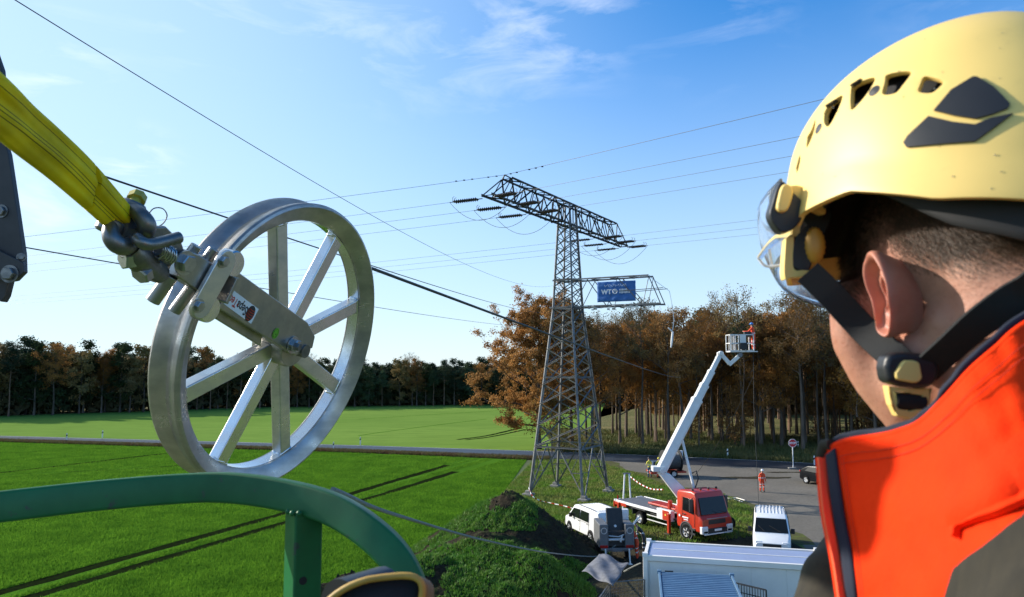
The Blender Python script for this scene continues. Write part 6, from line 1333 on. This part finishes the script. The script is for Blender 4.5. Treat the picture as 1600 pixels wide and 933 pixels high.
for q in ((1366, 142), (1279, 201)): 
    h, nr_ = hit(*q, bvh_h)
    if h is None: continue
    mb = MB(); mb.lathe([(0, -.003), (.0045, -.003), (.0045, .0002), (0, .0006)], h, nr_ if nr_.dot(CAM - h) > 0 else -nr_, 20); mb.build('rivet', M['black_plastic'], hel, world=True, ang=30)
for q in ((1340, 131), (1301, 163)):
    h, nr_ = hit(*q, bvh_h)
    if h is None: continue
    nr_ = nr_ if nr_.dot(CAM - h) > 0 else -nr_; mb = MB(); mb.box(h + nr_ * .001, (.009, .004, .004), (V((.8, 0, .5))).normalized(), None, nr_); mb.build('vent_slider', M['black_plastic'], hel, world=True, ang=0, bevel=.0008)
mb = MB(); kd = 0
while kd < 36:                                          # drops of drizzle on the shell
    h, nr_ = hit(rg.uniform(1270, 1640), rg.uniform(40, 300), bvh_h)
    if h is None: continue
    kd += 1; r_ = rg.uniform(.0004, .0010); mb.ball(h, r_, 6, 4)
M['drop'] = mat('water_drop', (.9, .9, .9), .02, trans=.9, spec=.8); mb.build('water_drops', M['drop'], hel, world=True, ang=180)['kind'] = 'stuff'
# black headband cradle showing under the rim at the back and sides
mb = MB(); rows = []
for i in range(7):
    row = []
    for j in range(61):
        ph = R(58 + (302 - 58) * j / 60); d = abs((ph + PI) % (2 * PI) - PI) / PI
        drop = np.interp(d, [.3, .5, .6, .72, .85, 1], [-.006, -.010, -.004, .014, .024, .026]); zt = rimz(ph) + .02; z = lerp(zt, rimz(ph) - drop, i / 6); ex = .012 + .003 * (i / 6)
        row.append(hp(*(OC + V((-math.sin(ph) * (HA - ex - .008), math.cos(ph) * (HB - ex - .008), z)))))
    rows.append(row)
mb.grid(rows); hb_ = mb.build('headband', M['black_matt'], hel, world=True, ang=60); md = hb_.modifiers.new('s', 'SOLIDIFY'); md.thickness = .004
# chin strap webbing, buckle
def ribbon(pts, w, name, m, parent, th=.0018, tilt=None):
    ps = [V(tuple(p)) for p in spl([tuple(p) for p in pts], 30)]; mb = MB(); rows = [[], [], [], []]
    rings = []
    for i, p in enumerate(ps):
        d = (ps[min(i + 1, 29)] - ps[max(i - 1, 0)]).normalized(); nrm = (p - (HC + V((.03, .06, -.10)))).normalized() if tilt is None else tilt; nrm = (nrm - d * nrm.dot(d)).normalized(); s = d.cross(nrm) * (w / 2)
        rings.append([p - s - nrm * th / 2, p + s - nrm * th / 2, p + s * .96 + nrm * th / 2, p - s * .96 + nrm * th / 2])
    mb.loft(rings); return mb.build(name, M[m], parent, world=True, ang=50)
tl = V((-.35, -.93, -.05))
def on(px, py, lift=.004, fb=.56):
    ys = [h.y for h in (hit(px + a, py + b, bvh_b)[0] for a, b in ((0, 0), (14, 0), (-14, 0), (0, 14), (0, -14), (20, 20), (-20, 20))) if h is not None]
    return P(px, py, (min(ys) if ys else fb) - lift)
st_ = ribbon([on(1262, 425, .012, .60), on(1300, 462, .006, .56), on(1350, 515), on(1392, 553), on(1422, 580)], .0215, 'chin_strap', 'webbing', hel, tilt=tl)
ribbon([on(1440, 585), on(1475, 553), on(1530, 505), on(1590, 464), on(1680, 410, .004, .6), P(1780, 370, .60)], .0235, 'chin_strap', 'webbing', hel, tilt=V((.05, -.99, -.1)))
BY = on(1425, 590, .0).y - .008; print('buckle', BY, 'strap', on(1350, 515).y, 'helmet', hit(1262, 320, bvh_h)[0], 'neck', on(1500, 560).y, on(1580, 500).y, on(1400,640).y)
VY = .60; M['knob'] = mat('knob_shaded_yellow', (.55, .26, .03), .45)  # yellow knob, its colour darkened for the shade under the helmet
def plate(poly, Y, th, name, m, parent=hel, bevel=.0025, slope=(0, 0)):
    c = np.mean(np.array(poly), 0); mb = MB(); pts = [P(x, y, Y + (x - c[0]) * slope[0] + (y - c[1]) * slope[1]) for x, y in spl(poly + poly[:1], 48)[:-1]]
    mb.prism(pts, V((.0, th, 0))); return mb.build(name, M[m], parent, world=True, ang=30, bevel=bevel, seg=3)
bkl = plate([(1383, 573), (1388, 556), (1405, 550), (1432, 551), (1455, 556), (1468, 572), (1466, 592), (1452, 606), (1425, 606), (1400, 601), (1387, 594)], BY - .012, .016, 'buckle', 'black_plastic', bevel=.004)
plate([(1400, 583), (1411, 566), (1420, 563), (1436, 566), (1440, 580), (1441, 592), (1432, 598), (1415, 596), (1402, 592)], BY - .0145, .006, 'buckle_button', 'helmet', bkl, .0015)
mb = MB()                                               # lower yellow frame: a window round the webbing
o_ = [(1389, 603), (1424, 607), (1455, 607), (1451, 628), (1445, 641), (1424, 656), (1402, 650), (1393, 632)]; i_ = [(1398, 614), (1424, 616), (1440, 618), (1439, 628), (1438, 637), (1422, 643), (1403, 638), (1399, 628)]
for a in range(8):
    b = (a + 1) % 8; q = [P(*o_[a], .0 + BY - .006), P(*o_[b], .0 + BY - .006), P(*i_[b], .0 + BY - .006), P(*i_[a], .0 + BY - .006)]; w_ = V((0, .008, 0)); mb.hexa([x + w_ for x in q] + q)
mb.build('buckle_frame', M['helmet'], bkl, world=True, ang=30, weld=1e-5, bevel=.0012)
mb = MB(); mb.tube([P(1397, 625, BY - .002), P(1442, 630, BY - .002)], .0062, 16); mb.build('webbing_roll', M['webbing'], bkl, world=True, ang=60)
# eye-shield pivot, ratchet wheel and clear visor at his temple
pv = plate([(1207, 318), (1214, 295), (1224, 283), (1240, 300), (1256, 318), (1254, 340), (1240, 358), (1222, 363), (1209, 350), (1203, 334)], VY - .012, .012, 'visor_pivot', 'black_plastic', bevel=.004)
plate([(1215, 318), (1222, 292), (1231, 287), (1240, 296), (1238, 312), (1231, 328), (1221, 331), (1215, 326)], VY - .016, .006, 'pivot_insert', 'helmet', pv, .002)
plate([(1228, 292), (1250, 302), (1282, 322), (1300, 330), (1296, 352), (1282, 380), (1270, 410), (1262, 425), (1240, 418), (1236, 392), (1246, 360), (1236, 330)], VY, .02, 'visor_bracket', 'black_plastic', bevel=.003)
plate([(1234, 290), (1250, 290), (1268, 300), (1288, 318), (1290, 334), (1276, 330), (1256, 318), (1240, 306)], VY - .008, .016, 'pivot_boss', 'helmet', bevel=.005)
mb = MB(); rc = P(1273, 386, VY + .004); axr = V((-.35, -.9, .1)).normalized(); x_, y_ = ortho(axr)
for z, r0 in ((0, .010), (.012, .010)): pass
mb.loft([[rc + axr * z + x_ * (.46 * rr * (1 + .10 * (k % 2)) * math.cos(2 * PI * k / 40)) * 1.2 + Zv * (rr * (1 + .08 * (k % 2)) * 1.05 * math.sin(2 * PI * k / 40)) for k in range(40)] for z, rr in ((0, .0125), (.006, .014), (.009, .012), (.011, .006))]); mb.build('ratchet_wheel', M['knob'], hel, world=True, ang=40)
plate([(1228, 372), (1240, 368), (1240, 418), (1258, 422), (1280, 424), (1284, 430), (1240, 433), (1226, 432)], VY, .01, 'helmet_front_edge', 'helmet', bevel=.003)
mb = MB(); rows = []                                     # clear curved lens wrapping in front of the face
for i in range(14):
    t = i / 13; row = []
    for j in range(22):
        u = j / 21; ph = lerp(.50 * PI, -.5 * PI, u); z = lerp(.140, .072, t) - .020 * (1 - abs(math.sin(ph))) * t
        k_ = 1 + .05 * math.sin(t * PI); row.append(hp(-.098 * math.sin(ph) * k_, .070 + .118 * abs(math.cos(ph)) ** .8 * k_ - .012 * t, z))
    rows.append(row)
mb.grid(rows); ln = mb.build('visor_lens', M['lens'], hel, world=True, ang=180, norm=False); md = ln.modifiers.new('s', 'SOLIDIFY'); md.thickness = .002
mb = MB(); mb.tube([V(tuple(p)) for p in spl([tuple(P(1186, 404, VY + .02)), tuple(P(1200, 386, VY + .015)), tuple(P(1216, 372, VY + .01)), tuple(P(1240, 362, VY)), tuple(P(1252, 348, VY))], 20)], list(np.linspace(.0022, .0052, 20)), 10); mb.build('visor_arm', M['lens'], ln, world=True, ang=60)
mb = MB(); mb.tube([V(tuple(p)) for p in spl([tuple(P(1184, 403, VY + .02)), tuple(P(1198, 416, VY + .018)), tuple(P(1228, 413, VY + .01))], 14)], .0012, 8); mb.tube([P(1201, 388, VY + .018), P(1206, 415, VY + .018)], .0012, 8); mb.build('visor_edge', M['print'], ln, world=True, ang=60)
# ---------------------------------------------------------------- jacket
mb = MB(); 
cap_h(mb, sh_c - side * .17 - Zv * .035, sh_c + side * .17 - Zv * .035, .085, .085, 20, True); cap_h(mb, sh_c - Zv * .17, sh_c - Zv * .52, .17, .17, 24, True)
for s in (-1, 1):
    a = sh_c + side * (s * .20) - Zv * .05; b = a - Zv * .26 + ft * .03 + side * s * .03; c = b + ft * .09 - Zv * .19; cap_h(mb, a, b, .075, .065, 16, True); cap_h(mb, b, c, .062, .05, 16, True)
jk = remesh(mb, .008, .5, 'jacket', [M['olive']], 12)
# high orange collar and shoulder panel: sheet with thickness that wraps the neck
topc = [(1286, 716, .615), (1306, 700, .600), (1330, 692, .590), (1372, 686, .575), (1400, 680, .565), (1440, 664, .548), (1480, 627, .530), (1520, 583, .522), (1560, 548, .525), (1600, 513, .533), (1690, 465, .560), (1785, 440, .615), (1690, 432, .69), (1530, 430, .73)]
midc = [(1294, 800, .600), (1320, 800, .590), (1345, 800, .578), (1380, 800, .560), (1410, 795, .542), (1445, 785, .522), (1490, 765, .500), (1530, 730, .488), (1575, 700, .482), (1625, 670, .488), (1720, 640, .53), (1850, 620, .62), (1790, 600, .74), (1600, 600, .80)]
mid2 = [(1310, 880, .590), (1335, 885, .578), (1358, 885, .564), (1390, 885, .545), (1420, 882, .525), (1455, 876, .502), (1500, 864, .476), (1545, 846, .455), (1600, 826, .440), (1665, 810, .435), (1780, 800, .47), (1930, 790, .55), (1900, 760, .72), (1700, 740, .84)]
botc = [(1326, 990, .580), (1345, 995, .568), (1366, 1000, .55), (1395, 1000, .53), (1425, 1000, .51), (1460, 1000, .488), (1505, 1000, .458), (1555, 990, .43), (1620, 975, .41), (1690, 965, .40), (1820, 960, .42), (1980, 960, .5), (2000, 900, .70), (1800, 880, .86)]
NCX, NRY = 130, 80; C4 = [spl([(a, b, c - .085) for a, b, c in cc], NCX) for cc in (topc, midc, mid2, botc)]
rgn = np.random.default_rng(4); grid = []
for j in range(NRY):
    row = []
    for i in range(NCX):
        colp = spl([C4[q][i] for q in range(4)], NRY) if j == 0 else None
        if j == 0: grid.append(colp)
grid = np.array(grid)                                     # [i][j] -> (px,py,Y)
def crease(px, py, a, b, w, d, soft=1.0):                 # fold valley/ridge along a drawn line
    a, b = np.array(a, float), np.array(b, float); ab = b - a; t = np.clip(((px - a[0]) * ab[0] + (py - a[1]) * ab[1]) / (ab @ ab), 0, 1); dx = px - a[0] - t * ab[0]; dy = py - a[1] - t * ab[1]
    sgn = np.sign(ab[0] * (py - a[1]) - ab[1] * (px - a[0])); r = np.sqrt(dx * dx + dy * dy) / (w * 1.5); return d * .45 * np.exp(-r * r)
px_, py_ = grid[:, :, 0], grid[:, :, 1]; dz_ = np.zeros_like(px_)
for a, b, w, d in (((1600, 660), (1500, 760), 16, .006), ((1620, 720), (1510, 790), 20, -.009), ((1640, 765), (1504, 826), 11, .007), ((1500, 780), (1504, 846), 9, -.006),
                   ((1350, 700), (1420, 760), 30, .003), ((1420, 690), (1460, 800), 28, -.004), ((1345, 780), (1500, 790), 22, -.0025), ((1350, 840), (1480, 850), 18, .003), ((1370, 900), (1480, 935), 20, -.003)): dz_ += crease(px_, py_, a, b, w, d)
dz_ += .0009 * np.sin(px_ * .045 + py_ * .03 + 2 * np.sin(py_ * .02)) + .0004 * np.sin(px_ * .11 - py_ * .07) + .0009 * np.sin(px_ * .021 + py_ * .013)
mb = MB(); rows = [[P(grid[i, j, 0], grid[i, j, 1], grid[i, j, 2] + dz_[i, j]) for i in range(NCX)] for j in range(NRY)]
mb.grid(rows); olv = [(1478, 960), (1500, 898), (1512, 886), (1530, 872), (1560, 850), (1610, 812), (1700, 780), (2100, 700), (2100, 1100), (1470, 1100)]
fc_ = np.array([[(grid[i, j, :2] + grid[i + 1, j + 1, :2]) / 2 for i in range(NCX - 1)] for j in range(NRY - 1)]).reshape(-1, 2); ino = inpoly(fc_[:, 0], fc_[:, 1], olv); mb.m = [0] * len(mb.f)
colr = mb.build('collar', [M['hivis'], M['olive']], jk, world=True, ang=180, norm=False); sb = colr.modifiers.new('s', 'SUBSURF'); sb.levels = sb.render_levels = 1; md = colr.modifiers.new('t', 'SOLIDIFY'); md.thickness = .0035; md.offset = 0
gb = MB(); gb.grid(rows); gme = gb.mesh('g', [M['olive']], 0, norm=False); bg2 = bmesh.new(); bg2.from_mesh(gme); bvh_c = BVHTree.FromBMesh(bg2); bg2.free(); bpy.data.meshes.remove(gme)
def sp2(pl): return [tuple(q) for q in spl(pl, 6 * len(pl))]
patch(sp2([(1476, 980), (1500, 902), (1512, 886), (1530, 872), (1560, 850), (1610, 812), (1680, 780)]) + [(1700, 940), (1600, 970)], bvh_c, .0022, .0025, 'olive_panel', 'olive', jk, 26)
patch(sp2([(1700, 690), (1640, 672), (1608, 682), (1570, 716), (1540, 752), (1505, 785), (1497, 812), (1504, 846)]) + sp2([(1506, 846), (1514, 828), (1560, 816), (1620, 792), (1700, 760)]), bvh_c, .003, .0035, 'shoulder_flap', 'hivis', jk, 26)
def edge_pt(i, j, off=0.0): return P(grid[i, j, 0], grid[i, j, 1], grid[i, j, 2] + dz_[i, j] + off)
mb = MB(); mb.tube([edge_pt(i, 0, .002) + Zv * .0008 for i in range(6, NCX)], .0032, 8); mb.build('collar_piping', M['hivis'], jk, world=True, ang=60)
mb = MB(); rows = [[edge_pt(i, 0, .004) + Zv * (.006 - .03 * k / 4) + V((-.001, .012 * math.sin(k / 4 * PI / 2) + .002, 0)) for i in range(8, NCX)] for k in range(5)]; mb.grid(rows); nv = mb.build('navy_lining', M['navy'], jk, world=True, ang=180); md = nv.modifiers.new('s', 'SOLIDIFY'); md.thickness = .003
mb = MB(); mb.tube([edge_pt(0, j, .0) for j in range(NRY)], .0052, 10); mb.build('front_piping', M['hivis'], jk, world=True, ang=60)
st2 = MB()
for j0, i0, n_, hor in ((7, 14, 100, True), (4, 14, 100, True)):
    for k in range(12, NCX - 3): st2.beam(edge_pt(k, j0, -.0034), edge_pt(k, j0, -.0034).lerp(edge_pt(k + 1, j0, -.0034), .65), .0005)
for i0 in (12, 14):
    for j in range(4, NRY - 3): st2.beam(edge_pt(i0, j, -.0034), edge_pt(i0, j, -.0034).lerp(edge_pt(i0, j + 1, -.0034), .6), .0005)
st2.build('stitching', mat('thread', (.45, .03, .005), .8), jk, world=True, ang=0)['kind'] = 'stuff'
zp = MB()
for k in range(95):
    t = k / 94 * (NRY - 1); j = min(int(t), NRY - 2); p = edge_pt(0, j).lerp(edge_pt(0, j + 1), t - j); q = edge_pt(2, j, -.004).lerp(edge_pt(2, j + 1, -.004), t - j); zp.box(p + V((-.003, -.0045, 0)), (.0052, .0030, .0020), (1, .2, -.12), None, None)
o = zp.build('zip_teeth', M['zip'], jk, world=True, ang=0); o['kind'] = 'stuff'
mb = MB(); rows = []
for j in range(NRY): a = edge_pt(0, j, -.0035); b = edge_pt(10, j, -.0026); rows.append([a.lerp(b, .28 + .7 * k / 3) for k in range(4)])
mb.grid(rows); zt = mb.build('zip_tape', M['navy'], jk, world=True, ang=180); md = zt.modifiers.new('s', 'SOLIDIFY'); md.thickness = .0012
mb = MB(); a = edge_pt(0, 0); b = edge_pt(7, 0)
mb.tube([a + V((-.001, 0, .001)), a.lerp(b, .4) + Zv * .007, b + Zv * .004], [.0045, .0050, .004], 10); mb.build('zip_garage', M['olive'], jk, world=True, ang=60)
# far sleeve / shoulder in brown-grey, seen below the collar's front edge
mb = MB(); q0, q1, q2 = P(1300, 905, .70), P(1345, 890, .72), P(1310, 1010, .68)
cap_h(mb, q0, q1, .028, .045, 20, True); cap_h(mb, q0 + V((.004, 0, -.01)), q2, .034, .05, 20, True); sl_ = remesh(mb, .004, .6, 'far_sleeve', [M['olive']], 12, None); put(sl_, jk, True)
